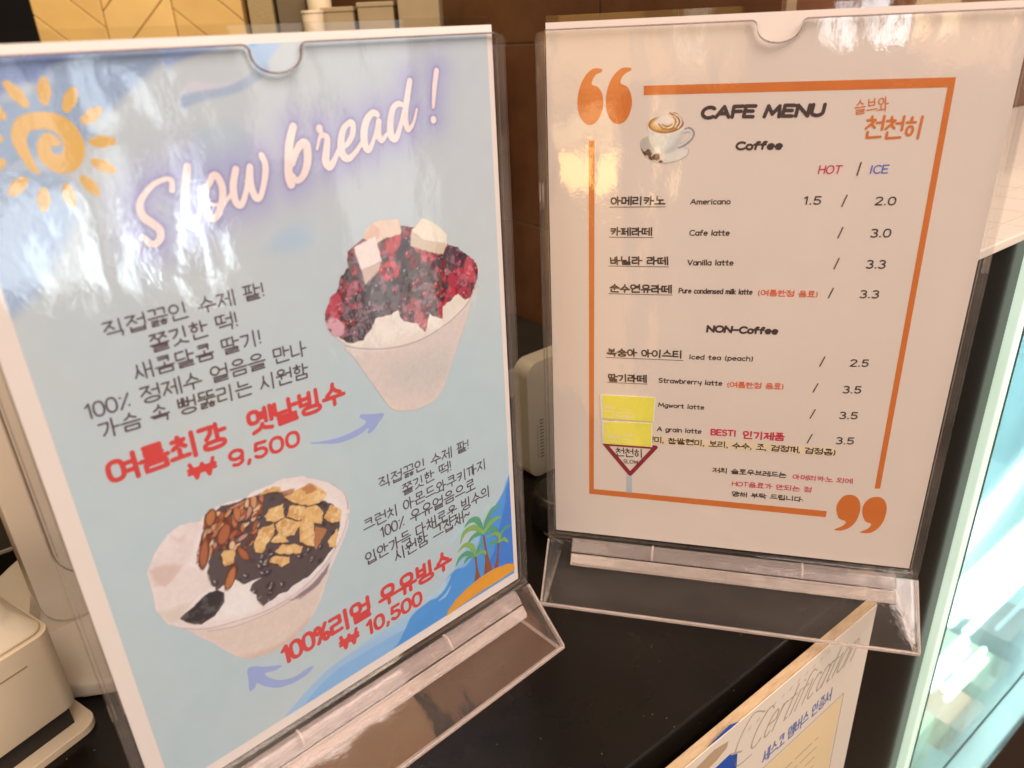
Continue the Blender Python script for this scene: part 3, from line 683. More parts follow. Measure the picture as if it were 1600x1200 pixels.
cv.poly([(79.67,2.77),(85.16,3.71),(90.74,4.66),(99.77,3.16),(111.63,5.92),(122.83,6.85),(129.31,13.39),(135.46,20.21),(146.98,22.46),(154.74,22.91),(159.71,29.04),(165.3,32.26),(172.32,30.83),(180.57,36.63),(184.47,45.27),(190.71,54.36),(198.68,61.35),(203.79,67.26),(207.98,73.62),(223.67,74.96),(223.57,-57.14),(70.99,-38.36)], cl(84, 152, 208), .5, .95)
cv.poly([(188.33,21.7),(192.75,29.94),(197.45,42.78),(200.91,51.79),(203.29,59.12),(206.77,69.21),(228.28,64.46),(225.5,-7.27),(205.39,11.51)], cl(72, 126, 200), .5, .85)
for P, r, al in (([(143.92,25.22),(150.53,23.75),(155.9,25.69),(161.57,30.11)], [.4, 2.2, 2.2, .3], .75), ([(152.6,18.98),(157.04,19.76),(160.93,23.54)], [.3, .9, .3], .75), ([(98.59,-4.73),(101.91,-2.81),(104.1,-0.91)], [.3, .8, .3], .7),
                 ([(77.17,14.8),(84.15,19.22),(91.51,21)], [.2, .5, .2], .6), ([(162.78,51.39),(167.26,53.12),(172.84,56.81),(178.34,58.94)], [.3, 1.6, 1.6, .3], .7), ([(184.45,56.67),(188.28,58.92),(192.13,61.19)], [.3, 1.2, .4], .6), ([(203.99,70.48),(206.24,76.45),(208.1,83.76)], [.4, 1.5, .5], .6)):
    cv.line(crom(P), list(np.interp(np.linspace(0, 1, len(crom(P))), np.linspace(0, 1, len(r)), r)), cl(178, 212, 224), .5, al)
# title: outline strokes with a violet halo
def K(P, R): return (crom(P, False, 6), list(np.interp(np.linspace(0, 1, len(P)*6-5), np.linspace(0, 1, len(R)), R)))
TS0 = [K([(63.39,250.6),(63.9,253.53),(62.06,254.35),(57.71,253.12),(53.75,249.97),(51.98,247.02),(52.24,243.7),(54.76,240.74),(56.41,238.46),(55.97,235.43),(53.16,234.01),(50.38,237.12)], [1.3, 1.0, 1.2, 1.5, 1.8, 1.7, 1.5, 1.3]),
      K([(70.1,257.26),(68.71,253.08),(66.94,247.25),(66.03,241.19),(66.94,237.58),(69.33,239.15),(71.89,244.15),(72.65,249.69)], [1.7, 1.9, 1.9, 1.7, 1.2, 1.0]),
      K([(77.08,251.82),(74.67,248.81),(73.26,244.49),(73.88,239.76),(76.13,239.06),(79.06,242.92),(80.53,248.45),(79.61,252.57),(77.95,253.1),(76.68,251.32)], [1.4, 1.6, 1.6, 1.5]), K([(75.36,243.84),(77.9,243.12),(80.76,243.79),(83.83,246.77)], [.8, .9, .8]),
      K([(86.57,254.12),(84.47,248.41),(84.32,243.19),(86.19,241.69),(89.05,246.52),(91.86,254.24),(91.04,248.56),(91.92,243.4),(93.84,243.38),(96.53,248.9),(97.84,254),(96.94,257.59)], [1.6, 1.7, 1.5, 1.2, 1.6, 1.6, 1.3, 1.6, 1.4]),
      K([(111.04,265.81),(108.53,260.33),(106.89,253.43),(106.2,248.85),(106.6,245.79)], [1.9, 2.1, 2.1, 2.0]), K([(107.91,249.03),(109.18,246.69),(112.17,248.41),(114.73,253.22),(115.19,258.69),(113.44,259.74),(110.81,257.13),(108.58,252.77)], [1.0, 1.5, 2.0, 2.1, 1.8, 1.1]),
      K([(119.32,256.91),(120.93,260.55),(122.19,262.1),(121.25,263.89),(121.56,264.28)], [.6, 1.0, 1.3, 1.7]), K([(121.63,261.74),(124.2,260.6),(123.18,256),(122.3,252.2),(123.45,249.86),(125.81,251.74),(128.2,255.37)], [1.0, 1.7, 2.1, 1.7, 1.0]),
      K([(129.68,256.5),(132.37,257.04),(135.23,260.21),(136.08,264.03),(134.62,264.83),(131.7,262.77),(130.01,258.63),(129.78,253.85),(132.09,251.78),(135.55,253.56),(139.3,257.1)], [1.0, 1.3, 1.6, 1.5, 1.4, 1.8, 2.1, 1.8, 1.3, 1.0]),
      K([(147.74,266.57),(145.67,267.42),(142.63,265.1),(140.61,260.49),(140.44,255.63),(142.1,253.86),(145.19,258.2),(147.95,264.12)], [1.4, 1.6, 2.0, 2.1, 1.6, 1.1, 1.2]), K([(147.92,263.91),(147.07,259.77),(148.32,256.71),(151.15,258.87)], [1.7, 1.9, 1.4, .9]),
      K([(159.61,269.23),(157.66,269.63),(155.16,267.86),(153.41,263.13),(153.04,258.21),(155.12,256.6),(157.63,260.43),(160.86,267.78)], [1.2, 1.5, 1.9, 2.0, 1.5, 1.0]), K([(164.68,277.68),(162.39,270.78),(160.76,264.64),(161.59,259.55),(164.49,261.54),(166.88,266.78)], [1.6, 1.8, 1.9, 1.5, .9, .7]),
      K([(178.43,280.54),(176.71,274.13),(175.33,266.93)], [1.6, 1.5, .9]), ([(174.92,261.96),(174.91,261.87)], 1.75)]
TS = [(P, ([q*.80 for q in R] if not np.isscalar(R) else R*.85)) for P, R in TS0]
D = sdf_grid(TS, X, Y)
Dg = np.full(X.shape, 99.0)
for P, R in TS:
    for i in range(0, len(P), 2): Dg = np.minimum(Dg, np.hypot(X-P[i][0], Y-P[i][1]))
cv.mix(np.clip(np.exp(-(np.maximum(Dg-1.5, 0)/6.5)**1.5), 0, 1)*.55, cl(160, 152, 198))
cv.mix(np.clip(np.exp(-(np.maximum(D, 0)/.8)**2), 0, 1)*.45, cl(128, 108, 160))
fl = (fbm(X, Y, 6, 31)-.5)*.05; cv.c *= (1+fl[..., None])
cv.obj('tinted_print', vcol('poster_print', .5), PF, 1)
draw('title_lettering', TS, TITLE, PF, 3, .22)
# sun
YEL = plain('sun_yellow_ink', cl(226, 178, 92), .5, .05)
sun = [K([(26.16,261.46),(24.81,263.66),(23.68,268.72),(23.75,272.34),(25.83,275.4),(29.99,276.17),(34.31,275.13),(37.03,272.07),(37.53,267.63),(35.5,264.09),(32.28,263.25),(29.65,265.49),(29.35,268.64),(31.12,270.89),(32.92,269.56)], [.4, 1.2, 1.7, 2.1, 2.3, 2.5, 2.7, 2.9, 3.0, 2.8, 2.3, 1.9, 1.7, 1.3])]
for q in ([(24.67,286.74),(26.29,283.87),(27.83,280.94)],[(34.4,287.04),(33.72,284.16),(32.98,281.26)],[(41.62,283.73),(39.96,281.27),(38.21,278.7)],[(47.33,277.74),(44.79,276.24),(42.26,274.75)],[(48.84,268.06),(45.85,268.29),(43.09,268.49)],[(46.79,259.42),(44.33,261.08),(42.03,262.7)],[(40.41,253.25),(39.17,255.78),(37.72,258.1)],[(32.57,250.76),(32.46,253.55),(32.39,256.5)],[(24.54,251.11),(25.27,253.77),(25.94,256.23)],[(17.55,256.94),(19.51,258.51),(21.64,260.06)],[(18.23,282.81),(19.64,280.4),(21.15,278.23)],[(14.42,273.4),(16.39,272.88),(18.65,272.33)],[(12.77,264.12),(15.18,264.99),(17.61,265.87)]):
    sun.append(K(q, [1.0, 1.9, 1.1]))
draw('sun_drawing', sun, YEL, PF, 2, .3)
# the blue body text
for s, p0, p1, pt in (('직접끓인 수제 팥!', (30.7,205.85), (88.75,206.24), (31.13,213.05)),
                      ('쫄깃한 떡!', (43.71,196.85), (76.45,197.52), (43.8,204.54)),
                      ('새콤달콤 딸기!', (36.24,188.51), (83.93,188.21), (36.37,196.05)),
                      ('100÷ 정제수 얼음을 만나', (18.48,179.71), (101.52,178.06), (18.68,187.44)),
                      ('가슴 속 뻥뚫리는 시원함', (20.33,171.71), (100.7,168.29), (20.51,179.66)),
                      ('직접끓인 수제 팥!', (125.65,101.59), (180.57,100.58), (125.33,109.48)),
                      ('쫄깃한 떡!', (137.97,92.11), (168.55,93.29), (137.47,100.01)),
                      ('크런치 아몬드와쿠키까지', (114.48,82.97), (191.1,84.41), (113.94,91.23)),
                      ('100÷ 우유얼음으로', (123.38,74.52), (182.82,75.45), (122.78,83.43)),
                      ('입안가득 다채로운 빙수의', (113.17,64.19), (192.5,66.39), (112.69,73.18)),
                      ('시원함 그잡채~', (128.95,57.16), (177.91,59.16), (128.27,66.53))):
    text('text_line', s, p0, p1, pt, .10, INK, PF, 3, 'round', shrink=.9 if p0[1] > 120 else .84)
for s, p0, p1, pt in (('여름최강  옛날빙수', (18.5,152.89), (115.75,151.55), (19.04,165.06)),
                      ('₩ 9,500', (45.51,143.12), (91.86,139.84), (45.7,151.58)),
                      ('100%리얼 우유빙수', (64.66,34.11), (163.41,35.49), (64.09,48.05)),
                      ('₩ 10,500', (93.01,23.68), (142.43,23.13), (92.18,34.04))):
    hv = any(c > '\u3000' for c in s)
    text('price_lettering', s, p0, p1, pt, .162 if hv else .195, RED, PF, 3, 'heavy', cell=.22, shrink=.93)
ARR = plain('slate_blue_ink', cl(160, 172, 206), .5, .04)
def sm(P): return crom(P, True, 5)
draw('arrow_drawing', [], ARR, PF, 2, .3, polys=[sm([(96.32,139.54),(100.66,138.06),(109.86,136.51),(118.03,136.75),(123.93,138.31),(121.13,141.97),(122.29,143.12),(127.7,141.06),(133.62,139.14),(130.39,135.79),(126.52,132.71),(123.81,132.81),(124.85,135.34),(119.23,133.67),(109.43,133.8),(100.52,137.17),(96.79,138.72)])])
draw('arrow_drawing', [], ARR, PF, 2, .3, polys=[sm([(48.74,43.9),(51.18,44.63),(56.4,40.7),(63.78,36.24),(60.19,35.58),(55.71,37.14),(57.6,32.77),(62.28,28.18),(68.94,25.72),(75.58,26.18),(78.35,25.07),(74.24,22.72),(66.97,22.76),(60.28,24.96),(54.94,29.59),(51.47,34.34),(50.15,32.77),(47.54,32.35),(48.14,37.66)])])
# palms and sand
SAND = plain('orange_sand_ink', cl(232, 160, 52), .5, .04); TRK = plain('brown_trunk_ink', cl(150, 88, 56), .5, .08)
GR1 = plain('green_frond_ink', cl(96, 164, 120), .5, .08); GR2 = plain('light_frond_ink', cl(140, 178, 92), .5, .08)
sand = [(156.01,5.65),(157.76,8.5),(163.92,12.87),(172.54,15.84),(182.94,17.5),(192.6,17.3),(201.52,15.56),(207.09,12.82),(207.2,8.06),(196.45,7.47),(182.17,7.53),(168.37,6.79)]
draw('sand_drawing', [], SAND, PF, 2, .3, polys=[sand])
tr = [[(185.44,44.3),(186.66,43.65),(187.57,32.82),(189.11,24.24),(190.86,17.88),(184.27,17.8),(185.77,26.13),(186.1,34.02)], [(195.49,33.75),(196.86,33.01),(195.72,23.83),(195.09,17.12),(191.74,17.79),(194.06,23.1),(195.07,27.47)], [(178.68,33.73),(180.05,32.97),(180.22,24.41),(181.67,17.83),(177.06,17.09),(178.7,23.65),(178.84,28.43)]]
draw('trunk_drawing', [], TRK, PF, 3, .2, polys=tr)
def frond(P, w): return K(P, [w*.4, w, w*.8, .1])
f1 = [frond([(186.09,45.13),(189,52.2),(193.65,57.58),(199.66,57.1)], 1.7), frond([(186.09,45.13),(182.54,55.49),(177.8,57.9),(173.15,55.75)], 1.8), frond([(186.09,45.13),(181.03,47.02),(177.66,46.48),(174.13,43.72)], 1.5), frond([(186.09,45.13),(191.09,45.66),(195.22,42.71),(195.12,41.18)], 1.4),
      frond([(179.52,33.66),(173.67,38.49),(168.72,38.11),(165.27,34.17)], 1.6), frond([(179.52,33.66),(175.06,35.36),(172.49,34.42),(171.14,33.2)], 1.2), frond([(179.55,34.05),(181.97,37.88),(184.65,39.6),(185.94,39.7)], 1.2), frond([(196.37,33.68),(193,35.9),(190.38,35.71),(188.4,34.77)], 1.2), frond([(196.4,34.07),(198.47,38.62),(202.15,40.7),(206.63,40.4)], 1.4)]
f2 = [frond([(186.12,45.51),(190.48,49.11),(195.74,50.33),(199.61,49.55)], 1.6), frond([(185.96,45.59),(179.8,52.3),(173.28,52.64),(169.69,46.89)], 1.7), frond([(179.15,34.27),(177.22,41.26),(172.56,44.56),(167.36,42.61)], 1.6), frond([(179.52,33.66),(183.39,34.32),(185.82,32.57),(186.53,30.57)], 1.2), frond([(195.97,34.3),(197.08,37.74),(193.38,41.29),(187.34,41.32)], 1.4), frond([(196.37,33.68),(199.96,34.19),(202.06,31.85),(203.29,29.71)], 1.2)]
draw('frond_drawing', f1, GR1, PF, 4, .2); draw('frond_drawing', f2, GR2, PF, 5, .2)

# cup of berry shaved ice (a printed photograph)
B1 = Canvas(*(lambda P: (min(p[0] for p in P)-1, min(p[1] for p in P)-1, max(p[0] for p in P)+1, max(p[1] for p in P)+1))([(116.58,232.67),(199.46,217.71),(191.68,115.59),(102.62,149.7)]), .26)
cup = [(119.33,176.63),(124.52,166.27),(129.85,154.62),(135.61,143.61),(137.89,139.71),(143.22,136.82),(150.73,134.44),(158.77,134.62),(165.21,137.29),(169.98,143.34),(176.39,155.57),(183.86,168.27),(189,178.93),(192.46,184.86),(170.22,185.47),(133.6,187.23)]
cup = crom([(118.99,177.12),(121.84,171.13),(129.85,154.62),(135.17,143.77),(138.73,138.96),(143.2,136.65),(150.73,134.44),(158.77,134.62),(165.75,137.55),(170.52,143.61),(176.9,155.41),(183.82,167.85),(189.52,178.8),(192.53,185.69),(171.04,193.38),(134.65,194.61)], True, 4)
m_ = B1.poly(cup, cl(222, 204, 186), .8, 1, False, alpha=True)
gx = (B1.X-B1.X.min())/(B1.X.max()-B1.X.min())
B1.mix(m_*np.clip((fbm(B1.X, B1.Y, 14, 3)-.35)*1.4, 0, .5), cl(208, 200, 186))
B1.poly([(139.36,164.74),(153.67,159.31),(169.46,158.62),(172.94,152.23),(165.8,142.98),(155.59,142.08),(142.68,147.55),(138.29,156.75)], cl(198, 192, 178), 9, .5, inside=m_)
B1.poly([(135.55,143.2),(143.28,137.25),(154.7,134.31),(165.8,137.99),(163.98,135.45),(156.63,133.59),(143.12,135.97),(136.11,140.38)], cl(236, 208, 176), 2, .8, inside=m_)
sn = B1.poly([(111.97,186.47),(119.44,177.37),(131.38,171.65),(144.45,168.67),(158.59,168.37),(173.85,171.97),(185.77,178.07),(192.22,185.76),(191.54,196.75),(153.63,205.25),(126.55,196.69),(114.54,192.45)], cl(234, 222, 198), .8, 1, alpha=True)
B1.mix(sn*np.clip((fbm(B1.X, B1.Y, 9, 13)-.4)*1.5, 0, .5), cl(220, 206, 190))
mass = [(134.5,219.62),(138.95,224.77),(147.39,224.97),(153.03,221.75),(159.06,220.23),(168.06,218.9),(177,208.7),(184.06,204.85),(191.74,199.16),(193.27,192.22),(191.04,184.36),(188.08,180.45),(184.84,179.34),(180.08,183.77),(174.33,181.92),(171.65,180.14),(170.58,174.58),(165.38,176.86),(163.66,178.99),(159.85,170.93),(155.67,176.28),(149.48,179.26),(148.39,185.16),(144.74,184.97),(140.23,184.62),(135.87,184.89),(132.75,181.23),(127.79,176.8),(123.5,176.52),(119.5,177.74),(113.14,183.86),(111.94,188.72),(112.01,193.88),(114.93,199.68),(120.07,202.02),(121.61,206.71),(124.96,210.25),(126,215.37),(129.74,217.76)]
mm = B1.poly(mass, cl(82, 62, 62), .5, 1, False, 1.6, 3, alpha=True)
rd = random.Random(4)
bx = [(p[0], p[1]) for p in mass]; bu0, bu1 = min(p[0] for p in bx), max(p[0] for p in bx); bv0, bv1 = min(p[1] for p in bx), max(p[1] for p in bx)
for i in range(240):
    c = (rd.uniform(bu0, bu1), rd.uniform(bv0, bv1)); fx = (c[0]-bu0)/(bu1-bu0)
    red = rd.random() < (.35 if .2 < fx < .62 else .62)
    colr = rd.choice([(178, 50, 54), (196, 58, 60), (140, 40, 48), (206, 84, 84)]) if red else rd.choice([(62, 46, 52), (84, 66, 66), (96, 84, 78), (70, 40, 50)])
    B1.blob(c, rd.uniform(1.2, 3.6), rd.uniform(1.0, 2.4), rd.uniform(0, 180), cl(*colr), .5, .85, .35, i, mm)
for c, rx, ry, rot, colr in (((126.66,189.13), 4.5, 13, 8, (66, 52, 54)), ((161.35,192.55), 12, 11, 20, (96, 86, 78)), ((141.35,192.89), 8, 12, 0, (100, 92, 88)), ((123.32,180.86), 6, 5, 0, (70, 62, 62)), ((167.63,179.56), 4, 6, 0, (104, 88, 78)),
                             ((116.14,194.97), 4.5, 8, -10, (196, 84, 92)), ((126.66,197.41), 4, 7, -10, (182, 66, 78)), ((145.33,202.98), 4.6, 5, 30, (216, 84, 82)), ((147.76,214.74), 5, 4, 20, (206, 84, 84)), ((171.57,179.33), 3.5, 7, 0, (190, 58, 66)), ((159.55,176.83), 5.5, 5, 20, (198, 98, 98)), ((154.6,183.09), 6, 5, 20, (178, 92, 88)),
                             ((180.83,191.84), 6, 5, 0, (184, 58, 74)), ((177.18,185.34), 6, 3.5, 15, (196, 56, 66)), ((189.23,193.98), 4, 7, 0, (206, 84, 92)), ((185.26,184.13), 4, 6, 0, (176, 66, 80)), ((166.49,204.7), 5, 3, -20, (212, 92, 92)), ((179.77,201.79), 3, 6, 30, (84, 56, 68)), ((115.14,186.3), 6, 4, -40, (226, 176, 178))):
    B1.blob(c, rx*.9, ry*.9, rot, cl(*colr), .7, .85, .22, int(rx*100+ry), mm)
for i in range(110):
    c = (rd.uniform(bu0, bu1), rd.uniform(bv0, bv1)); fx = (c[0]-bu0)/(bu1-bu0); r_ = rd.uniform(.8, 1.9); a_ = rd.uniform(0, 180)
    k = (156, 44, 46) if rd.random() < (.25 if .15 < fx < .6 else .7) else (74, 58, 54)
    B1.blob((c[0]+.25, c[1]-.35), r_*1.15, r_*.95, a_, cl(46, 30, 36), .5, .75, .2, i+300, mm)
    B1.blob(c, r_, r_*.8, a_, cl(*[q+rd.randint(-14, 22) for q in k]), .6, .9, .25, i+400, mm)
    B1.blob((c[0]-r_*.3, c[1]+r_*.35), r_*.32, r_*.18, a_, cl(232, 196, 196), .35, .75, .2, i+500, mm)
for i in range(40):
    c = (rd.uniform(bu0, bu1), rd.uniform(bv0, bv1)); a = rd.uniform(0, 3.14); l = rd.uniform(.3, 2.2)
    B1.line([c, (c[0]+l*math.cos(a), c[1]+l*math.sin(a))], rd.uniform(.08, .3), cl(228, 190, 192), .35, .65, mm)
B1.mix(mm*np.clip((fbm(B1.X, B1.Y, 3.2, 41)-.58)*4, 0, .28), cl(214, 160, 164))
B1.mix(mm*np.clip((fbm(B1.X, B1.Y, 2.4, 47)-.58)*5, 0, .6), cl(52, 36, 42))
for P, colr in (([(134.1,219.7),(136.13,223.54),(140.76,225.84),(152.71,224.71),(153.09,218.08),(144.7,217.71),(140.26,216.29)], (232, 206, 178)), ([(134.1,219.7),(138.9,224.43),(142.77,222.26),(141.78,218.15),(139.62,217.72)], (226, 186, 158)), ([(129.22,217.02),(140.04,219.51),(141.73,208.51),(131.56,206.92)], (238, 220, 202)), ([(131.56,206.92),(141.73,208.51),(139.96,204.98),(132.5,200.27)], (206, 180, 158)),
                ([(158.12,218.42),(164.81,222.86),(170.05,220.02),(177.35,213.29),(176.63,207.99),(163.72,213.34)], (238, 224, 196)), ([(158.12,218.42),(163.72,213.34),(176.71,208.76),(174.32,204.4),(166.74,206.97),(156.95,211.72)], (214, 194, 164))):
    B1.poly(P, cl(*colr), .5, 1, False, .5, 3, alpha=True)
B1.line(crom([(111.97,186.47),(114.5,182.32),(119.35,176.78),(131.36,171.49),(144.43,168.51),(158.57,168.21),(173.83,171.8),(185.76,177.91),(192.53,185.69)]), .28, cl(170, 154, 150), .5, .8)
B1.line(crom([(113.14,183.86),(119.24,176.03),(131.25,170.72),(144.32,167.64)]), .2, cl(244, 232, 220), .5, .6)
B1.c *= (1+(fbm(B1.X, B1.Y, 2.0, 71)-.5)*.10)[..., None]
B1.c *= (1+(fbm(B1.X, B1.Y, .9, 171)-.5)*.12)[..., None]
B1.obj('dessert_picture', vcol('poster_print', .5), PF, 3, label='printed cup of shaved ice under red berries, red beans and white rice cake cubes')

# cup of milk shaved ice with beans, almonds and cookies
Q = lambda P: (min(p[0] for p in P)-1, min(p[1] for p in P)-1, max(p[0] for p in P)+1, max(p[1] for p in P)+1)
B2 = Canvas(*Q([(29.81,153.92),(114.06,115.95),(98.47,13.12),(10.85,75.65)]), .26)
out = [(21.76,113.38),(26.3,119.89),(32.44,125.55),(37.73,127.27),(45.51,125.54),(50.03,128.57),(58.51,128.22),(64.35,126.94),(69.49,128.37),(75.08,128.09),(80.94,128.52),(89.45,126.25),(96.25,121.13),(103.32,115.81),(108.29,108.4),(109.75,99.9),(107.6,90.36),(100.94,80.38),(95.07,72.69),(90.73,64.1),(87.31,58.66),(81.06,51.21),(72.09,46.61),(60.85,45.73),(52.14,48.06),(45.85,53.45),(39.56,64.18),(30.52,78.56),(23.46,86.98),(21.28,94.9),(21.72,105.7)]
om = B2.poly(out, cl(236, 220, 206), .6, 1, False, .5, 3, alpha=True)
B2.mix(om*np.clip((fbm(B2.X, B2.Y, 16, 8)-.4)*1.5, 0, .5), cl(224, 206, 192))
B2.poly([(30.52,78.56),(42.74,72.62),(56.32,69.08),(71.34,68.58),(83.54,70.27),(94.69,72.91),(87.31,58.66),(81.06,51.21),(72.09,46.61),(60.85,45.73),(52.14,48.06),(45.85,53.45),(39.56,64.18)], cl(222, 200, 178), 3, .8, inside=om)
B2.poly([(45.85,53.45),(52.11,47.9),(60.81,45.56),(72.06,46.44),(81.06,51.21),(79.73,53.03),(70.96,49.28),(59.96,49.19),(51.98,50.99)], cl(208, 176, 150), 2.5, .6, inside=om)
B2.poly([(45.48,122.51),(49.29,128.17),(58.58,128.56),(69.49,128.37),(81.89,125.72),(95.54,116.94),(105.61,104.53),(107.2,93.24),(100.3,81.64),(86.61,73.94),(71.79,71.02),(43.71,77.2),(31.93,84.8),(32.35,100.9)], cl(240, 230, 216), 3, .7, inside=om)
bean1 = [(45.01,118.91),(49.43,125.83),(54.38,127.56),(60.81,126.33),(69.07,126.23),(74.46,124.85),(79.89,122.84),(87.99,118.03),(94.75,112.33),(100.91,105.97),(104.46,99.9),(102.92,92.78),(97.99,82.9),(91.45,78.41),(84.4,75.23),(77.05,74.15),(72.17,73.05),(68.49,73.94),(62.02,71.7),(59.01,77.12),(59.8,79.26),(57.18,83.63),(59.57,85.47),(63.04,86.43),(59.23,87.39),(55.73,87.76),(53.04,91.89),(48.11,91.47),(44.61,91.07),(42.86,95.43),(43.07,101.02),(45.5,107.66)]
bean2 = [(28.69,86.23),(31.28,87.71),(34.75,88.67),(38.49,90.65),(42.03,91.63),(45.24,90.85),(47.4,88.12),(46.65,83.92),(43.91,81.38),(41.45,79.52),(38.66,79.18),(35.89,78.85),(32.96,80.6),(30.86,82.98)]
bm = np.maximum(B2.poly(bean1, cl(94, 80, 76), .5, 1, False, 1.0, 5), B2.poly(bean2, cl(92, 80, 74), .5, 1, False, .8, 6))
for i in range(150):
    c = (rd.uniform(B2.X.min(), B2.X.max()), rd.uniform(B2.Y.min(), B2.Y.max()))
    B2.blob(c, rd.uniform(1, 2.6), rd.uniform(.8, 1.8), rd.uniform(0, 180), cl(*rd.choice([(50, 40, 42), (80, 66, 64), (92, 78, 74), (58, 48, 50)])), .5, .7, .3, i, bm)
for i in range(520):
    c = (rd.uniform(B2.X.min(), B2.X.max()), rd.uniform(B2.Y.min(), B2.Y.max())); r_ = rd.uniform(.8, 1.7); a_ = rd.uniform(0, 180)
    B2.blob((c[0]+.2, c[1]-.3), r_*1.1, r_*.8, a_, cl(40, 30, 32), .5, .7, .2, i+300, bm)
    B2.blob(c, r_, r_*.7, a_, cl(*[q+rd.randint(-8, 16) for q in (82, 66, 64)]), .6, .85, .2, i+400, bm)
    B2.blob((c[0]-r_*.3, c[1]+r_*.3), r_*.5, r_*.22, a_, cl(206, 194, 186), .35, .8, .2, i+500, bm)
for i in range(90):
    c = (rd.uniform(B2.X.min(), B2.X.max()), rd.uniform(B2.Y.min(), B2.Y.max())); a = rd.uniform(0, 3.14); l = rd.uniform(.1, 1.6)
    B2.line([c, (c[0]+l*math.cos(a), c[1]+l*math.sin(a))], rd.uniform(.08, .25), cl(176, 160, 152), .35, .6, bm)
am = B2.poly([(39.7,106.56),(41.16,111.66),(44.42,117.68),(47.69,126.71),(50.32,126.91),(55.14,124.88),(60.67,125.63),(70.52,126.48),(71.83,124.13),(70.66,119.95),(68.26,113.15),(63.47,105.09),(58.61,102),(54.08,106.93),(49.24,109.58),(45.5,107.66),(42.66,103.67)], (1, 1, 1), .6, 0, False); am = np.clip(.5-poly_sd([(39.7,106.56),(41.16,111.66),(44.13,117.83),(47.69,126.71),(50.32,126.91),(55.14,124.88),(60.67,125.63),(70.52,126.48),(71.83,124.13),(70.66,119.95),(68.26,113.15),(63.47,105.09),(58.61,102),(54.08,106.93),(49.24,109.58),(45.5,107.66),(42.66,103.67)], B2.X, B2.Y)/.6, 0, 1)
ax0, ax1 = B2.X[am > .5].min(), B2.X[am > .5].max(); ay0, ay1 = B2.Y[am > .5].min(), B2.Y[am > .5].max()
for i in range(120):
    c = (rd.uniform(ax0, ax1), rd.uniform(ay0, ay1)); rx = rd.uniform(1.6, 4); ry = rd.uniform(.8, 1.7); rot = rd.uniform(0, 90)
    inside = np.where(am > .5, 1.0, 0.0)
    B2.blob((c[0]-.3, c[1]-.4), rx, ry, rot, cl(74, 46, 40), .4, .8, .2, i, inside)
    B2.blob(c, rx*.9, ry*.8, rot, cl(*rd.choice([(176, 102, 62), (196, 124, 80), (150, 78, 50), (122, 62, 46), (214, 158, 110), (206, 150, 128), (232, 196, 150)])), .35, .95, .25, i+7, inside)
for c, rx, ry, rot in (((51.49,93.8), 6.4, 2.3, 62), ((43.68,109.87), 7, 2.2, 72), ((53,114.69), 5, 3, 60), ((58.61,102), 5, 1.8, -70), ((49.5,124.65), 4, 2.6, 70)):
    B2.blob(c, rx, ry, rot, cl(104, 60, 42), .4, 1, .1, 3, om); B2.blob(c, rx*.8, ry*.7, rot, cl(*rd.choice([(190, 120, 72), (176, 104, 70), (202, 140, 104)])), .6, 1, .25, 5, om)
TAN = (230, 188, 122)
for P in ([(70.72,114.72),(72.93,116.84),(79.44,116.46),(78.33,109.65),(73.86,110.28),(71.21,111.64)], [(79.63,109.41),(82.04,114.37),(88.79,110.39),(86.12,105.28)], [(86.17,107.77),(89.69,110.2),(93.2,110.15),(96.37,103.94),(94.85,98.69),(85.91,104.12)], [(84.71,104.74),(91.8,101.97),(89.56,88.84),(86.35,91.02),(83.26,94.86)], [(74.32,108.82),(78.9,109.53),(85.49,103.92),(81.66,99.73),(77.7,100.98),(74.28,104.7)],
          [(71.07,101.41),(75.16,104.66),(78.91,97.2),(75.32,98.28)], [(63.76,104.77),(67.22,109.63),(74.08,109.51),(73.2,104.86),(66.56,98.85),(63.36,100.2)], [(72.15,95.35),(75.38,97.82),(84.52,91.84),(82.89,89.25),(74.27,92.64)], [(68.66,92.62),(70.98,94.3),(77.69,89.7),(77.05,87.02),(73.22,87.01)], [(96.24,101.26),(100.91,105.97),(105.23,101.08),(103.56,95.8),(100.08,95.83)], [(96.22,88.33),(102.19,92.45),(99.92,83.47),(96.66,84.98)], [(79.99,119.42),(85.33,120.1),(92.33,120.89),(95.8,118.46),(99.59,112.7),(96.69,109.71),(90.48,110.23),(84.39,114.86)], [(70.28,125.26),(74.08,126.6),(79.57,125.05),(79.86,122.69),(74.39,124.48)],
          [(49.98,106.78),(52.17,107.57),(55.26,105.32),(53.95,99.67),(49.93,100.15)]):
    Ps = [(p[0]-.5, p[1]-.7) for p in P]
    B2.poly(Ps, cl(96, 62, 44), .6, .8, False, .8, 5, inside=om)
    k = B2.poly(P, cl(*TAN), .4, 1, False, .9, int(P[0][0]*10), inside=om)
    B2.mix(k*np.clip((fbm(B2.X, B2.Y, 3, 21)-.42)*3, 0, .8), cl(208, 152, 88)); B2.mix(k*np.clip((fbm(B2.X, B2.Y, 2, 25)-.55)*4, 0, .6), cl(246, 216, 160))
for P in ([(91.63,98.62),(96.9,93.97),(90.43,86.86),(89.19,89.04)], [(88.32,119.91),(93.07,120.71),(95.41,116.17),(90.69,115.93)], [(80.2,122.53),(85.6,121.59),(83.68,119.27),(80.19,120.53)]):
    B2.poly(P, cl(188, 128, 82), .5, .9, False, .8, 9, inside=om)
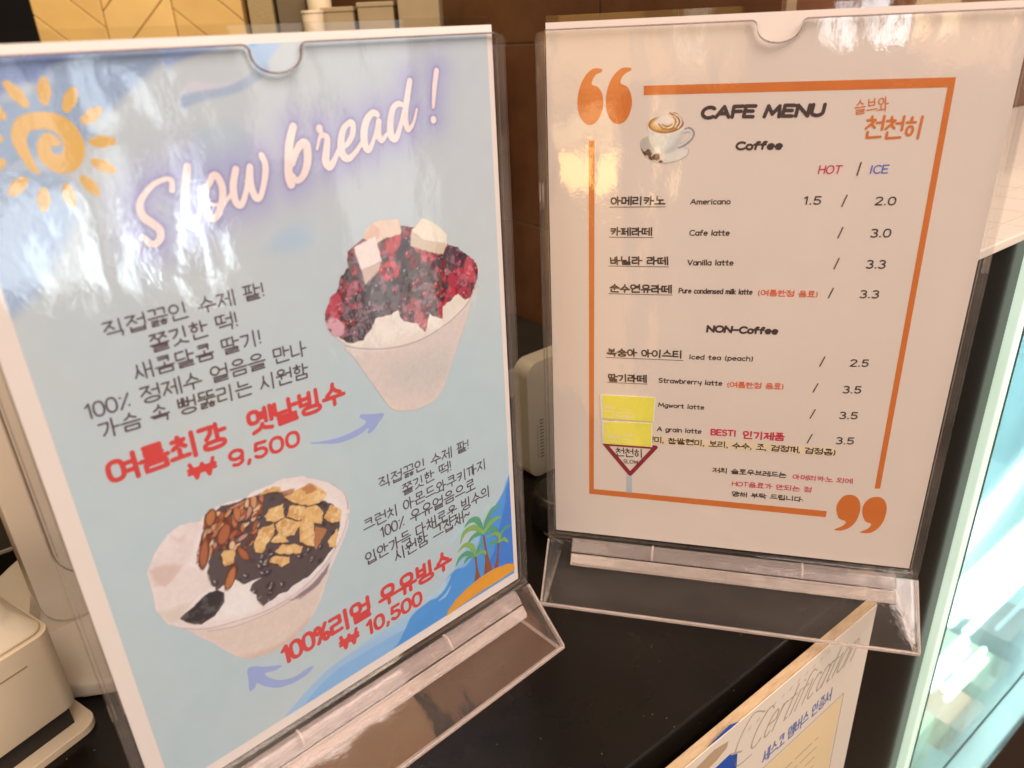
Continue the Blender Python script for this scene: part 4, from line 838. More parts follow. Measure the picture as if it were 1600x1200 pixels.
for P, colr, so in (([(23.13,114.11),(29.55,113.12),(35.05,109.45),(31.2,105.55),(26.6,103.15),(23.79,106.79)], (216, 190, 170), 1.5), ([(26.65,103.36),(31.2,105.55),(35.01,108.45),(40.37,105.15),(43.05,99.41),(43.17,93.18),(35.59,92.44),(26.04,92.69),(21.54,94.73),(22.12,102.32)], (232, 216, 200), 1.0), ([(21.51,94.59),(26.04,92.69),(35.51,92.08),(32.91,89.17),(29.26,87.35),(28.21,85.54),(23.54,87.34)], (222, 204, 184), 2), ([(33.37,124.31),(35.8,121.51),(39.04,122.07),(37.86,119.65),(35.41,119.29)], (226, 200, 186), 1.2), ([(47.48,88.49),(52.89,87.76),(57,82.71),(59.18,76.14),(61.36,72.12),(52.76,73.14),(43.47,76.06),(42.06,79.13)], (240, 230, 218), 2)):
    B2.poly(P, cl(*colr), so, .9, False, .6, 4, inside=om)
mm2 = np.clip(.5-poly_sd(bean2, B2.X, B2.Y)/.5, 0, 1)
B2.mix(mm2, cl(62, 54, 52)); B2.mix(mm2*np.clip((fbm(B2.X, B2.Y, 2.6, 61)-.52)*5, 0, .7), cl(104, 98, 90))
for P, r_ in (([(26.62,82.83),(36.58,75.82),(46.89,72.35),(63.73,68.83),(79.55,70.39),(92.89,77.14),(102.71,86.2),(108.78,96.87)], .25), ([(37.52,73.91),(49.11,69.31),(63.42,67.22),(75.87,67.6)], .2), ([(101.88,116.89),(107.91,108.58),(108.68,99.55)], .3)):
    B2.line(crom(P), r_, cl(178, 156, 150), .5, .75, om)
B2.poly([(73.6,68.1),(79.25,68.74),(86.18,71.45),(95.44,77.52),(92.89,72.11),(87.24,68.06),(79.61,66.22)], cl(104, 84, 96), 1.2, .75, False, 1.2, 4, inside=om)
B2.line(crom([(71.99,70),(81.06,69.93),(89.87,73.86),(98.35,79.99),(104.73,88.28),(107.83,97.34)]), .7, cl(226, 206, 200), .8, .7, om)
B2.c *= (1+(fbm(B2.X, B2.Y, 2.0, 77)-.5)*.10)[..., None]
B2.c *= (1+(fbm(B2.X, B2.Y, .9, 177)-.5)*.12)[..., None]
B2.obj('dessert_picture', vcol('poster_print', .5), PF, 2, label='printed cup of milk shaved ice with red beans, almonds and cookie chunks')

# ------------------------------------------------------------------ the cafe menu
PM = thing('cafe_menu_sheet', (RBL[0], RBL[1], 35.0), RYAW, 'white cafe menu sheet with an orange frame and quotation marks, in the right acrylic stand', 'menu')
MB().box(.3, 209.7, .05, .3, .2, 297).obj('paper', plain('white_menu_paper', (.82, .765, .73), .55, .02, 18, .004, .3), PM)
ORG = plain('orange_ink', cr(202, 102, 42), .5, .05); DRK = plain('dark_ink', cr(70, 50, 44), .5); DR2 = plain('soft_dark_ink', cr(96, 72, 62), .5)
ORR = plain('orange_red_ink', cr(212, 88, 52), .5); CRI = plain('crimson_ink', cr(192, 44, 60), .5); BLU = plain('blue_ink', cr(84, 84, 150), .5); MAR = plain('maroon_ink', cr(136, 34, 44), .5); PNK = plain('rose_ink', cr(200, 78, 84), .5)
for P in ([(27.55,275.51),(23.33,275.75),(19.2,272.07),(16.5,266.08),(15.68,259.38),(17.05,253.69),(19.77,250.49),(22.5,249.71),(25.81,251.83),(27.88,255.76),(28.62,260.23),(27.81,264.69),(25.72,267.5),(22.94,268.57),(23.34,270.86),(25.1,273.26),(27.62,274.22)], [(41.62,275.62),(37.3,275.59),(33.3,272.21),(30.74,266.83),(29.81,260.21),(31.06,254.01),(33.61,250.85),(36.6,249.95),(40.12,251.88),(42.09,256.05),(42.68,260.48),(41.58,264.91),(39.78,267.41),(36.97,268.74),(37.27,271.01),(39.08,273.12),(41.7,274.44)],
          [(170.31,46.78),(167.29,44.74),(165.33,39.42),(165.55,35.17),(167.54,30.25),(171.47,28.41),(170.2,25.37),(166.2,22.39),(166.62,21.74),(169.97,22.01),(174.01,24.56),(176.97,29.72),(177.98,37.56),(176.7,43.33),(173.98,46.37)], [(184.96,47.07),(181.35,45.14),(179.11,40.24),(179.62,34.35),(181.91,29.92),(185.1,28.43),(183.63,24.95),(180.01,22.29),(181.42,21.78),(185.34,22.3),(188.82,25.63),(191.21,31.54),(191.65,39.24),(190.26,44.11),(187.94,46.58)]):
    draw('quotation_mark', [], ORG, PM, 1, .25, polys=[crom(P, True, 4)])
sheet_obj('border_bar', [(48.18,267.4),(184.75,267.41),(186.17,52.75),(183.39,52.44),(182.09,263.3),(48.31,263.18)], [(0, 1, 4, 5), (1, 2, 3, 4)], ORG, PM, 1)
sheet_obj('border_bar', [(21.4,242.39),(21.86,30.27),(160.29,30.14),(160.46,34.36),(24.7,34.09),(24.33,242.36)], [(0, 1, 4, 5), (1, 2, 3, 4)], ORG, PM, 1)
def mt(s, p0, p1, pt, wt=.16, mat=None, st='hand', name='menu_line', slant=0.0, **k):
    return text(name, s, p0, p1, pt, wt, mat or DRK, PM, 2, st, slant, **k)
mt('CAFE MENU', (75.38,251.35), (131.79,251.55), (74.99,257.79), .26, None, 'hand', 'menu_heading', .12)
mt('Coffee', (92.95,236.83), (114.87,236.81), (92.61,241.18), .25, None, 'hand', 'menu_heading', .1)
mt('NON-Coffee', (85.47,141.41), (122.42,141.93), (85.36,145.85), .25, None, 'hand', 'menu_heading', .08)
mt('HOT', (132.28,225.52), (142.78,225.51), (131.91,229.72), .14, CRI, 'round', 'menu_heading', .12)
mt('/', (149.64,225.21), (151.61,225.33), (149.18,230.55), .12, DRK, 'round', 'menu_price')
mt('ICE', (155.25,225.5), (163.31,225.79), (154.78,229.64), .14, BLU, 'round', 'menu_heading', .12)
OB = ORG
mt('슬브와', (144.78,252.17), (159.29,253.58), (143.61,258.6), .085, OB, 'hand', 'shop_lettering')
mt('천천히', (149.62,241.31), (175.27,241.31), (148.12,251.83), .11, OB, 'hand', 'shop_lettering', .06)
for s, p0, p1, pt, a, b_ in (('아메리카노', (32.6,209.6), (60.81,210.01), (32.44,214.39), (32.18,208.73), (60.98,209.17)), ('카페라떼', (32.7,193.63), (54.92,193.94), (32.64,198.34), (32.37,192.9), (55.38,193.06)),
                             ('바닐라 라떼', (32.73,177.74), (63.79,178.44), (32.67,182.61), (32.29,177.16), (63.93,177.54)), ('순수연유라떼', (32.65,162.15), (66.42,162.7), (32.79,167.26), (32.37,161.52), (66.62,161.99)),
                             ('복숭아 아이스티', (31.54,124.2), (74.09,125.25), (31.71,129.33), (31.41,123.44), (74.28,124.18)), ('딸기라떼', (32.53,108.39), (54.95,108.9), (32.61,113.67), (32.31,107.8), (55.11,108.35)),
                             ('쑥라떼', (32.1,93.04), (49.96,93.2), (32.23,98.07), (32.11,92.2), (49.98,92.36)), ('곡물라떼', (32.28,77.05), (54.87,77.55), (32.44,83.1), (32.28,76.4), (54.9,76.7))):
    mt(s, p0, p1, pt, .165)
    draw('underline', [([a, b_], .17)], DR2, PM, 2, .12)
for s, p0, p1, pt in (('Americano', (73.14,210.38), (92.96,210.65), (72.97,213.31)), ('Cafe latte', (73.65,194.32), (93.78,194.69), (73.54,197.49)), ('Vanilla latte', (73.47,178.54), (96.87,179.1), (73.3,181.75)),
                      ('Pure condensed milk latte', (69.77,163.04), (107.63,163.7), (69.71,166.18)), ('Iced tea (peach)', (77.43,125.07), (111.34,125.94), (77.39,128.15)), ('Strawbrerry latte', (61.25,109.59), (96.29,110.08), (61.27,112.79)),
                      ('Mgwort latte', (61.64,94.13), (87.44,94.39), (61.67,97.18)), ('A grain latte', (61.52,78.32), (87,78.74), (61.54,81.55))):
    mt(s, p0, p1, pt, .175, None, 'round', slant=.04)
mt('(여름한정 음료)', (110.34,163.17), (139.81,163.51), (110.17,166.8), .14, ORR, 'hand', 'season_note')
mt('(여름한정 음료)', (98.96,109.24), (128.75,110.23), (98.88,113.09), .14, ORR, 'hand', 'season_note')
for s, p0, p1, pt in (('1.5', (127.27,210.76), (135.39,210.7), (126.77,215.11)), ('2.0', (159.62,210.76), (169.01,210.82), (159.05,215)), ('3.0', (159.92,195.06), (169.27,195.24), (159.33,199.48)), ('3.3', (160.2,179.38), (169.27,179.55), (159.67,183.92)), ('3.3', (159.49,163.84), (168.57,164.1), (158.99,168.23)),
                      ('2.5', (160.07,125.9), (169.2,126.23), (159.63,130.26)), ('3.5', (158.59,110.18), (167.87,110.53), (158.14,114.72)), ('3.5', (158.93,94.58), (168.26,95.01), (158.53,99.11)), ('3.5', (159.21,78.79), (168.56,79.31), (158.81,83.38))):
    mt(s, p0, p1, pt, .155, None, 'round', 'menu_price', .05)
for p0, pt in (((145.21,210.2), (146.81,215.54)), ((145.47,194.66), (147.05,199.88)), ((145.7,178.85), (147.34,184.28)), ((144.96,163.44), (146.66,168.63)), ((145.52,125.3), (147.37,130.8)), ((143.99,109.79), (145.81,114.95)), ((144.39,93.91), (146.3,99.3)), ((144.67,78.24), (146.51,83.8))):
    draw('menu_price', [([p0, pt], .34)], DR2, PM, 2, .14)
HIL = plain('tan_highlight_ink', cr(226, 186, 142), .5)
sheet_obj('highlight_strip', [(53.83,74.88),(159.99,76.41),(160.08,71.06),(53.99,69.7)], [(0, 1, 2, 3)], HIL, PM, 1)
mt('(현미, 찹쌀현미, 보리, 수수, 조, 검정깨, 검정콩)', (53.6,70.32), (160.16,71.49), (53.69,74.65), .15, DRK, 'hand', 'ingredient_note')
mt('BEST!', (92.04,78.36), (106.21,78.64), (91.89,82.7), .2, CRI, 'heavy', 'best_seller_note')
mt('인기제품', (109.67,77.62), (132.44,78.16), (109.43,83.05), .16, CRI, 'heavy', 'best_seller_note')
mt('저희 슬로우브레드는', (94.54,53.49), (136.03,54.16), (94.5,57.35), .15, DRK, 'hand', 'notice_line')
mt('아메리카노 외에', (139.23,53.91), (171.59,54.22), (139.05,57.51), .15, PNK, 'hand', 'notice_line')
mt('HOT음료가 안되는 점', (106.44,45.44), (150.67,46.02), (106.36,49.25), .15, PNK, 'hand', 'notice_line')
mt('양해 부탁 드립니다.', (106.77,38.35), (147.21,39.1), (106.7,42.07), .15, DRK, 'hand', 'notice_line')
# little road sign drawing
draw('road_sign_drawing', [([(31.13,67.08), (61.27,67.42), (46.85,47.41), (31.13,67.08)], 1.3)], MAR, PM, 2, .2)
sheet_obj('sign_post_drawing', [(44.6,45.79),(47.94,46.15),(48.41,33.52),(44.92,33.5)], [(0, 1, 2, 3)], plain('grey_ink', cr(176, 168, 158), .5), PM, 1)
mt('천천히', (37.58,58.85), (54.31,59.45), (37.64,65.08), .11, DRK, 'hand', 'sign_lettering')
mt('SLOW', (42.59,54.6), (51.56,54.9), (42.69,57.39), .14, DRK, 'round', 'sign_lettering')
# printed cup of coffee
CU = Canvas(*Q([(44.64,259.34),(75.01,229.49)]), .22)
CU.poly([(47.22,240.66),(49.2,243.51),(54.48,244.02),(62.75,241.65),(68.67,239.31),(71.39,237),(70.1,234.14),(65.55,231.85),(59.71,230.82),(53.74,231.9),(48.86,235.43)], cr(206, 184, 160), 1.0, 1, alpha=True)
CU.poly([(47.22,240.66),(49.2,243.51),(52.13,244.04),(53.47,239.45),(53.64,234.82),(49.46,235.43)], cr(172, 150, 130), 2, .8)
CU.poly([(57.19,234.79),(66.46,237.04),(69.95,237.01),(68.94,234.14),(64.35,232.43),(58.49,231.76)], cr(222, 202, 178), 1.5, .8)
CU.line(crom([(68.58,246.33),(70.84,246.91),(72.48,245.21),(71.65,242.68),(69.18,240.44),(66.36,239.1)]), 1.1, cr(150, 128, 116), .3); CU.a = np.maximum(CU.a, np.clip(.5-sdf_grid([(crom([(68.58,246.33),(70.84,246.91),(72.48,245.21),(71.65,242.68),(69.18,240.44),(66.36,239.1)]), 1.2)], CU.X, CU.Y)/.3, 0, 1))
CU.line(crom([(68.59,246.1),(70.58,246.52),(72.03,245.05),(71.24,242.8),(68.88,240.73),(66.35,239.33)]), .6, cr(206, 186, 170), .3)
bo = CU.poly([(50.57,248.61),(50.71,251.42),(52.98,253.06),(59.87,254.05),(66.81,252.82),(68.79,250.01),(68.31,246.11),(67.62,242.73),(65.79,238.76),(63,236.2),(59.52,235.47),(56.55,236.07),(54.1,238.29),(51.92,241.76)], cr(216, 196, 178), .4, 1, alpha=True)
CU.poly([(63.02,235.91),(65.79,238.76),(67.85,243.86),(68.79,250.01),(67.1,247.24),(65.57,243.32),(62.85,239.36),(59.45,237.09),(59.52,235.47)], cr(186, 162, 146), 3, .8, inside=bo)
CU.poly([(50.88,246.34),(52.21,241.76),(54.69,238.28),(55.85,238.85),(53.93,242.88),(53.22,246.31)], cr(196, 174, 156), 2, .7, inside=bo)
CU.poly([(50.57,248.61),(51.06,251.41),(54.14,253.15),(59.89,253.77),(66.24,252.83),(68.79,250.01),(68.25,247.23),(65.46,245.58),(60.29,244.51),(55.61,245.14),(52.04,246.6)], cr(232, 214, 194), .4, 1)
co = CU.poly([(50.9,249.05),(51.87,251.51),(55.3,253.02),(59.9,253.5),(65.1,252.74),(67.84,250.58),(67.61,248.36),(64.84,246.43),(60.26,245.19),(55.59,245.59),(52.32,247)], cr(160, 92, 48), .5, 1)
CU.poly([(52.07,249.15),(53.62,251.37),(57.64,252.42),(62.26,252.07),(65.23,250.07),(65.32,248.39),(61.93,246.75),(57.88,246.53),(53.78,247.15)], cr(220, 164, 92), 1.5, .95)
CU.poly([(53.68,249.69),(55.88,253.01),(59.29,254.34),(62.23,252.9),(63.48,250.65),(60.1,249.03),(56.64,248.52)], cr(238, 214, 184), 1.5, .95)
CU.poly([(60.29,257.63),(61.26,255.13),(63.84,255.09),(66.82,252.54),(67.53,250.03),(65.34,247.83),(61.92,247.04),(63.53,249.54),(62.25,252.34),(61.03,254.03)], cr(190, 112, 60), .6, 1, alpha=True)
for P in ([(61.31,254.03),(63.95,252.87),(65.2,250.63),(64.16,248.41)], [(62.15,254.56),(65.67,252.84),(66.67,250.05),(65.34,247.83)], [(61.65,252.91),(63.17,251.22),(62.7,248.99),(60.17,247.34)]): CU.line(crom(P), .45, cr(240, 208, 164), .4, .9)
for P in ([(61.87,254.29),(64.82,252.58),(65.91,250.34),(64.75,248.12)], [(60.63,256.53),(61.57,254.58),(63.03,254)], [(57.77,249.34),(60.12,248.47),(62.39,249.27)], [(56.01,249.65),(58.43,247.37),(62.49,247.31)]): CU.line(crom(P), .35, cr(126, 66, 34), .4, .8)
for i in range(16):
    x, y_ = 590+i*11+rd.uniform(-8, 8), 690+18*math.sin(i*.9)+i*5.2+rd.uniform(-10, 14)
    px_ = (15.08,278.17); ux = (104.71,275.31); vy = (14.71,220.55)
    c = (px_[0]+(ux[0]-px_[0])*x/1600+(vy[0]-px_[0])*y_/1000, px_[1]+(ux[1]-px_[1])*x/1600+(vy[1]-px_[1])*y_/1000)
    CU.blob(c, 1.3, .9, rd.uniform(0, 180), cr(96, 54, 40), .3, .95, .1, i)
CU.c *= (1+(fbm(CU.X, CU.Y, 2, 5)-.5)*.12)[..., None]
CU.obj('coffee_picture', vcol('poster_print', .5), PM, 3, label='printed picture of a cup of coffee with cream on a saucer')
# yellow stickers on the acrylic
M_STK = plain('yellow_sticker_paper', cr(246, 206, 72), .6, .03, 80); M_FAINT = plain('faint_sticker_print', cr(255, 240, 170), .6)
def sticker(P, lab, rows):
    cx, cz = P[3]
    t = thing('yellow_sticker', (RBL[0]+cx*math.cos(RYAW)+.32*math.sin(RYAW), RBL[1]+cx*math.sin(RYAW)-.32*math.cos(RYAW), 35+cz), RYAW, lab, 'sticker', 'yellow stickers covering menu lines')
    loc = [(p[0]-cx, p[1]-cz) for p in P]
    tape = [(loc[0][0]-1.5, loc[0][1]+.4), (loc[1][0]+.7, loc[1][1]+.4), (loc[2][0]+.7, loc[2][1]-.2), (loc[3][0]-1.3, loc[3][1]-.2)]
    MB().prism(tape, -.02, .06, 'y').obj('tape_margin', plain('milky_tape', cr(222, 202, 178), .35, .03), t)
    MB().prism(loc, -.22, -.03, 'y').obj('sticker_face', M_STK, t)
    for s, a, b_, z, w_ in rows:
        if s: text('faint_lettering', s, (a, z), (b_, z-.3), None, .14, M_FAINT, t, 0, 'round', y=-.27, h=w_)
        else: draw('faint_rule', [([(a, z), (b_, z-.3)], w_)], M_FAINT, t, 0, .12, y=-.27)
    return t
sticker([(29.56,99.69),(59.6,100.14),(59.07,84.47),(30.15,84.4)], 'upper yellow sticker, the larger one, beside the words Mgwort latte', [('BREAD', .6, 7.2, 6.7, 1.7), (None, 8.5, 17, 6.9, .1), (None, .8, 18, 4.8, .1), ('SLOW AREA', 5, 17.5, 1.4, 1.9), (None, .8, 4.2, 1.9, .1)])
sticker([(30.7,82.3),(58.38,83.4),(58.71,67.71),(31,67.36)], 'lower yellow sticker, touching the small triangular road sign drawing', [('SLOW', 11, 17, 6.4, 1.7), (None, 1.8, 10.2, 6.8, .1), ('BREAD', 2.2, 9.6, 4.0, 1.9), (None, 10.6, 18, 4.1, .1), (None, .9, 18, 2.1, .1)])

# ------------------------------------------------------------------ certificate board leaning under the counter edge
CB0 = (300, -250)
BD = thing('certificate_board', ew(300, -163, -250), EYAW, 'framed certificate in blue and gold print propped against the counter front below the edge', 'certificate')
def wood_mat():
    mt_, nt, b = nodes('raw_fibreboard'); v = coord(nt, (1, 4, 1))
    nt.links.new(ramp(nt, noise(nt, v, 55, 5, .7), [(0.3, (.38, .27, .15)), (0.5, (.52, .39, .23)), (0.75, (.62, .49, .31))]), b.inputs['Base Color']); b.inputs['Roughness'].default_value = .75
    return mt_
MB().box(-420, 104, .8, 6.2, -550, 240).obj('backing_board', wood_mat(), BD)
M_CERT = plain('certificate_paper', (.70, .66, .57), .5, .03, 12); M_GOLD = plain('certificate_inner_panel', (.74, .62, .38), .5, .05, 12)
MB().box(-420, 103.2, .0, .6, -550, 239).obj('certificate_paper', M_CERT, BD)
BDY = 0.0
CBLU = plain('certificate_blue_ink', (.17, .21, .42), .5); CGRY = plain('certificate_grey_ink', (.40, .36, .29), .5); CTAN = plain('certificate_tan_ink', (.42, .32, .20), .5); CEMB = plain('certificate_emblem_blue', (.02, .085, .42), .45)
pa, pb = [(378.31,-73.32),(381.17,-142.96)]; pc = (299.34,-75.92)
inner = [(pa[0], pa[1]), (pa[0]-330, pa[1]), (pa[0]-330, pa[1]-330), (pa[0], pa[1]-330)]
sheet_obj('inner_panel', inner, [(0, 1, 2, 3)], M_GOLD, BD, 1, BDY, CB0)
draw('panel_border', [([(pa[0]+2, pa[1]+2), (pa[0]-330, pa[1]+2)], .35), ([(pa[0]+2, pa[1]+2), (pa[0]+2, pa[1]-330)], .35)], CTAN, BD, 2, .4, BDY, CB0)
t0, t1 = [(291.31,-66.9),(363.7,-65.4)]
text('certificate_title', '세스코 멤버스 인증서', t0, t1, None, .12, CBLU, BD, 2, 'round', y=BDY, off=CB0, h=11.5)
s0, s1 = [(273.25,-44.15),(381.05,-44.48)]
text('script_title', 'Certification', s0, s1, None, .05, CGRY, BD, 2, 'round', .55, y=BDY, off=CB0, h=24, gap=.16)
draw('script_flourish', [(crom([(s0[0]+14, s0[1]+24), (s0[0]+2, s0[1]+30), (s0[0]-10, s0[1]+14), (s0[0]-8, s0[1]-2), (s0[0]+6, s0[1]-4)]), .5)], CGRY, BD, 2, .3, BDY, CB0)
d0, d1 = [(273.2,-23.94),(356.59,-16.25)]
dots = [([(d0[0]+(d1[0]-d0[0])*i/11, d0[1]+(d1[1]-d0[1])*i/11), (d0[0]+(d1[0]-d0[0])*i/11+1.6, d0[1]+(d1[1]-d0[1])*i/11+1.5)], .55) for i in range(12)]
draw('watermark_dots', dots, plain('certificate_watermark', (.55, .49, .38), .5), BD, 2, .3, BDY, CB0)
for k in range(4):
    zz = pa[1]-20-k*9; draw('small_print', [([(pa[0]-26-i*7.2-(3 if (i+k) % 3 else 0), zz), (pa[0]-22.6-i*7.2, zz+.2)], .55) for i in range(14)], CGRY, BD, 2, .35, BDY, CB0)
emb = [(234.97,-32.96),(244.67,-31.76),(257.39,-30.87),(264.73,-36.09),(265.56,-50.84),(260.89,-58.7)]
sheet_obj('emblem', emb, [tuple(range(len(emb)))], CEMB, BD, 2, BDY, CB0)
emt = [(227.19,-18.01),(242.9,-15.74),(254.77,-18.64),(253.94,-22.85),(246.03,-26.09),(234.44,-27.61)]
sheet_obj('emblem_ribbon', emt, [tuple(range(len(emt)))], CTAN, BD, 2, BDY, CB0)
emc = [(257.3,-30.18),(269.38,-36.99),(268.34,-37.69),(259.01,-32.79)]
sheet_obj('emblem_outline', emc, [(0, 1, 2, 3)], CGRY, BD, 3, BDY, CB0)
cb = [(236.1,-8.61),(254.27,-6.08),(262.86,-9.87),(244.17,-9.6)]
sheet_obj('corner_flash', cb, [(0, 1, 2, 3)], CEMB, BD, 2, BDY, CB0)

# ------------------------------------------------------------------ glass display case to the right
DC = thing('display_case', ew(405, -166, -900), EYAW, 'lit glass display case with a black end panel and white top, right of the counter', 'display case')
ZB = 900
def dbox(x0, x1, y0, y1, z0, z1): return MB().box(x0-405, x1-405, y0-166, y1-166, z0+ZB, z1+ZB)
M_BLK = plain('glossy_black_panel', (.012, .011, .010), .16, .2, 8)
q = dbox(405.5, 515, 166, 420, -900, 206).obj('end_panel', M_BLK, DC); bevel(q, 1, 2)
M_WTOP = plain('white_case_top', (.78, .74, .66), .4, .03, 10)
q = dbox(405.5, 1500, 162, 421, 206.5, 212).obj('case_top', M_WTOP, DC); bevel(q, .8, 2)
gl = MB()
for i in range(14): gl.box(430-405+i*38, 430.7-405+i*38, -3, 250, 212.02+ZB, 212.15+ZB)
for i in range(7): gl.box(2, 560, 12+i*36, 12.7+i*36, 212.2+ZB, 212.3+ZB)
gl.obj('grid_lines', plain('faint_grey_rule', (.68, .63, .55), .5), q)
def hazed_glass():
    """case glass with blur and pale haze put in for defocus and glare"""
    mt_, nt, b = nodes('hazed_case_glass'); nt.nodes.remove(b)
    rf = nt.nodes.new('ShaderNodeBsdfRefraction'); rf.inputs['IOR'].default_value = 1.02; rf.inputs['Roughness'].default_value = .12; rf.inputs['Color'].default_value = (.78, .95, 1.0, 1)
    t = nt.nodes.new('ShaderNodeBsdfTransparent'); g_ = nt.nodes.new('ShaderNodeBsdfGlossy'); g_.inputs['Roughness'].default_value = .03
    d = nt.nodes.new('ShaderNodeBsdfTranslucent'); d.inputs['Color'].default_value = (.62, .86, .93, 1)  # translucent haze mixed in to brighten the view through the glass
    m1 = nt.nodes.new('ShaderNodeMixShader'); m1.inputs[0].default_value = .30; nt.links.new(rf.outputs[0], m1.inputs[1]); nt.links.new(t.outputs[0], m1.inputs[2])
    m2 = nt.nodes.new('ShaderNodeMixShader'); m2.inputs[0].default_value = .14; nt.links.new(m1.outputs[0], m2.inputs[1]); nt.links.new(d.outputs[0], m2.inputs[2])
    m3 = nt.nodes.new('ShaderNodeMixShader'); m3.inputs[0].default_value = .05; nt.links.new(m2.outputs[0], m3.inputs[1]); nt.links.new(g_.outputs[0], m3.inputs[2])
    nt.links.new(m3.outputs[0], nt.nodes['Material Output'].inputs['Surface']); return mt_
mt_, nt_, b_ = nodes('glass_edge_glow'); b_.inputs['Base Color'].default_value = (.7, .88, .78, 1); b_.inputs['Roughness'].default_value = .2  # glass edge of the case, given its own glow for light carried inside it
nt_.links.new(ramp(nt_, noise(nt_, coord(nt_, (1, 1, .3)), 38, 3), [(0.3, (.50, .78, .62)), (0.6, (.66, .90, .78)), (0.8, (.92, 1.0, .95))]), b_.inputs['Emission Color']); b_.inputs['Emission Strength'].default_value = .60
q = dbox(516, 526, 160, 421, -470, 206).obj('glass_edge_glow', mt_, DC); bevel(q, 1, 2)
dbox(526.4, 527.6, 159.6, 160.6, -470, 206).obj('glass_seam', plain('dark_seam', (.03, .05, .045), .4), DC)
M_CASE = plain('case_interior', (.60, .76, .80), .35, .04, 5)
dbox(526.5, 1500, 405, 412, -470, 206).obj('case_back', M_CASE, DC)
dbox(526.5, 1500, 168, 404, -478, -470).obj('case_floor', plain('case_floor_white', (.74, .74, .68), .3, .03, 6), DC)
dbox(526.5, 1500, 168, 404, 198, 206).obj('case_ceiling', M_CASE, DC)
dbox(528.5, 1500, 161, 165, -470, 206).obj('front_glass', hazed_glass(), DC)
dbox(528, 1500, 159.5, 160.8, -337.5, -335).obj('front_seam', plain('dark_seam', (.03, .05, .045), .4), DC)
dbox(508, 1500, 163, 420, -900, -480).obj('kick_panel', plain('brown_kick', (.045, .026, .014), .5), DC)
def led(name, e0, e1, d, z, r, strength, col=(.86, 1.0, .97)):
    mt_, nt, b = nodes(name); b.inputs['Base Color'].default_value = (.9, .95, .95, 1); b.inputs['Emission Color'].default_value = (*col, 1); b.inputs['Emission Strength'].default_value = strength
    t = MB().cyl((e0-405, -d-166, z+ZB), r, r, e1-e0, 20, 'x'); o = t.obj('light_tube', mt_, DC); bevel(o, r*.8, 3); return o
a0, a1 = [(746.07,-379.77),(848.31,-351.18)]; b0, b1 = [(760.71,-406.37),(862.27,-374.06)]
led('tube_light_white', a0[0], a1[0], -235, (a0[1]+a1[1])/2, 4.5, 9); led('tube_light_white', b0[0], b1[0], -235, (b0[1]+b1[1])/2, 4.5, 9)
c0, c1 = [(766.57,-281.2),(946.47,-240.66)]; d0_, d1_ = [(779.81,-312.53),(969.76,-280.84)]
led('tube_light_white', c0[0]-10, 1480, -235, (c0[1]+c1[1])/2, 9, 8); led('tube_light_white', d0_[0]-10, 1480, -235, (d0_[1]+d1_[1])/2, 6, 8)
g0, g1 = [(867.83,-345.67),(1010.28,-350.77)]
led('tube_light_dim', g0[0], 1480, -235, (g0[1]+g1[1])/2, 3, 2.2)
led('tube_light_white', 540, 1480, -300, 186, 12, 20)
# packets on the case floor and shelf
def packet(nm, e0, w_, d0, dp, h_, col, lab, z=-470, tilt=0.0):
    t = thing(nm, ew(e0+w_/2, d0, z), EYAW+tilt, lab, 'cake packet', 'packets inside the display case')
    k = MB().prism(rrect(-w_/2, 0, w_/2, dp, 6, 3), 0, h_, 'z').obj('wrapper', plain(nm+'_'+'_'.join(str(int(c*100)) for c in col), col, .35, .08, 30), t); bevel(k, 4, 3)
    MB().box(-w_*.28, w_*.28, -.6, .2, h_*.3, h_*.75).obj('label_panel', plain('packet_label', (.72, .68, .60), .5), t)
    return t
for i, (px_e, w_, d, h_, col, lab) in enumerate(((610, 66, -205, 46, (.80, .62, .20), 'yellow cake packet at the left end of the display case floor'), (690, 60, -215, 60, (.82, .68, .30), 'taller yellow cake packet, second on the display case floor'), (765, 62, -205, 44, (.80, .36, .18), 'orange cake packet on the display case floor'),
                                              (840, 70, -215, 52, (.84, .72, .42), 'pale yellow packet behind the orange one on the case floor'), (545, 46, -200, 40, (.82, .40, .16), 'small orange packet against the mint glass edge'), (930, 80, -210, 64, (.50, .34, .28), 'brown cake packet at the right of the case floor'))):
    packet('cake_packet', px_e, w_, d, 70, h_, col, lab)

# ------------------------------------------------------------------ card terminal
ct = (-233.72,294.16,4)
TY = math.radians(57)
CTm = thing('card_terminal', (ct[0], ct[1], 0), TY, 'cream plastic card payment terminal with a raised keypad lid, left of the poster stand', 'card terminal')
M_CREAM = plain('cream_plastic', (.66, .55, .39), .38, .03, 30, .01); M_CREAM2 = plain('light_cream_plastic', (.76, .67, .50), .3, .03, 30); M_DARK = plain('dark_recess', (.012, .010, .009), .5)
k = MB().prism(rrect(-96, -2, 5, 196, 9, 5), 0, 4.6, 'z').obj('base_tray', M_CREAM, CTm); bevel(k, 1.5, 3)
MB().box(-92, -4, 7, 188, 4.5, 21.5).obj('paper_slot', M_DARK, CTm)
MB().box(-96, -50, 2, 60, 4.6, 22).obj('slot_cheek', M_CREAM, CTm)
k = MB().prism(rrect(-96, 0, 0, 192, 8, 6), 21, 70, 'z').obj('body', M_CREAM, CTm); bevel(k, 1.4, 3); smooth(k)
MB().box(-84, -16, -.25, .3, 58.6, 59.2).obj('body_seam', plain('seam_shadow_line', (.26, .2, .13), .5), k)
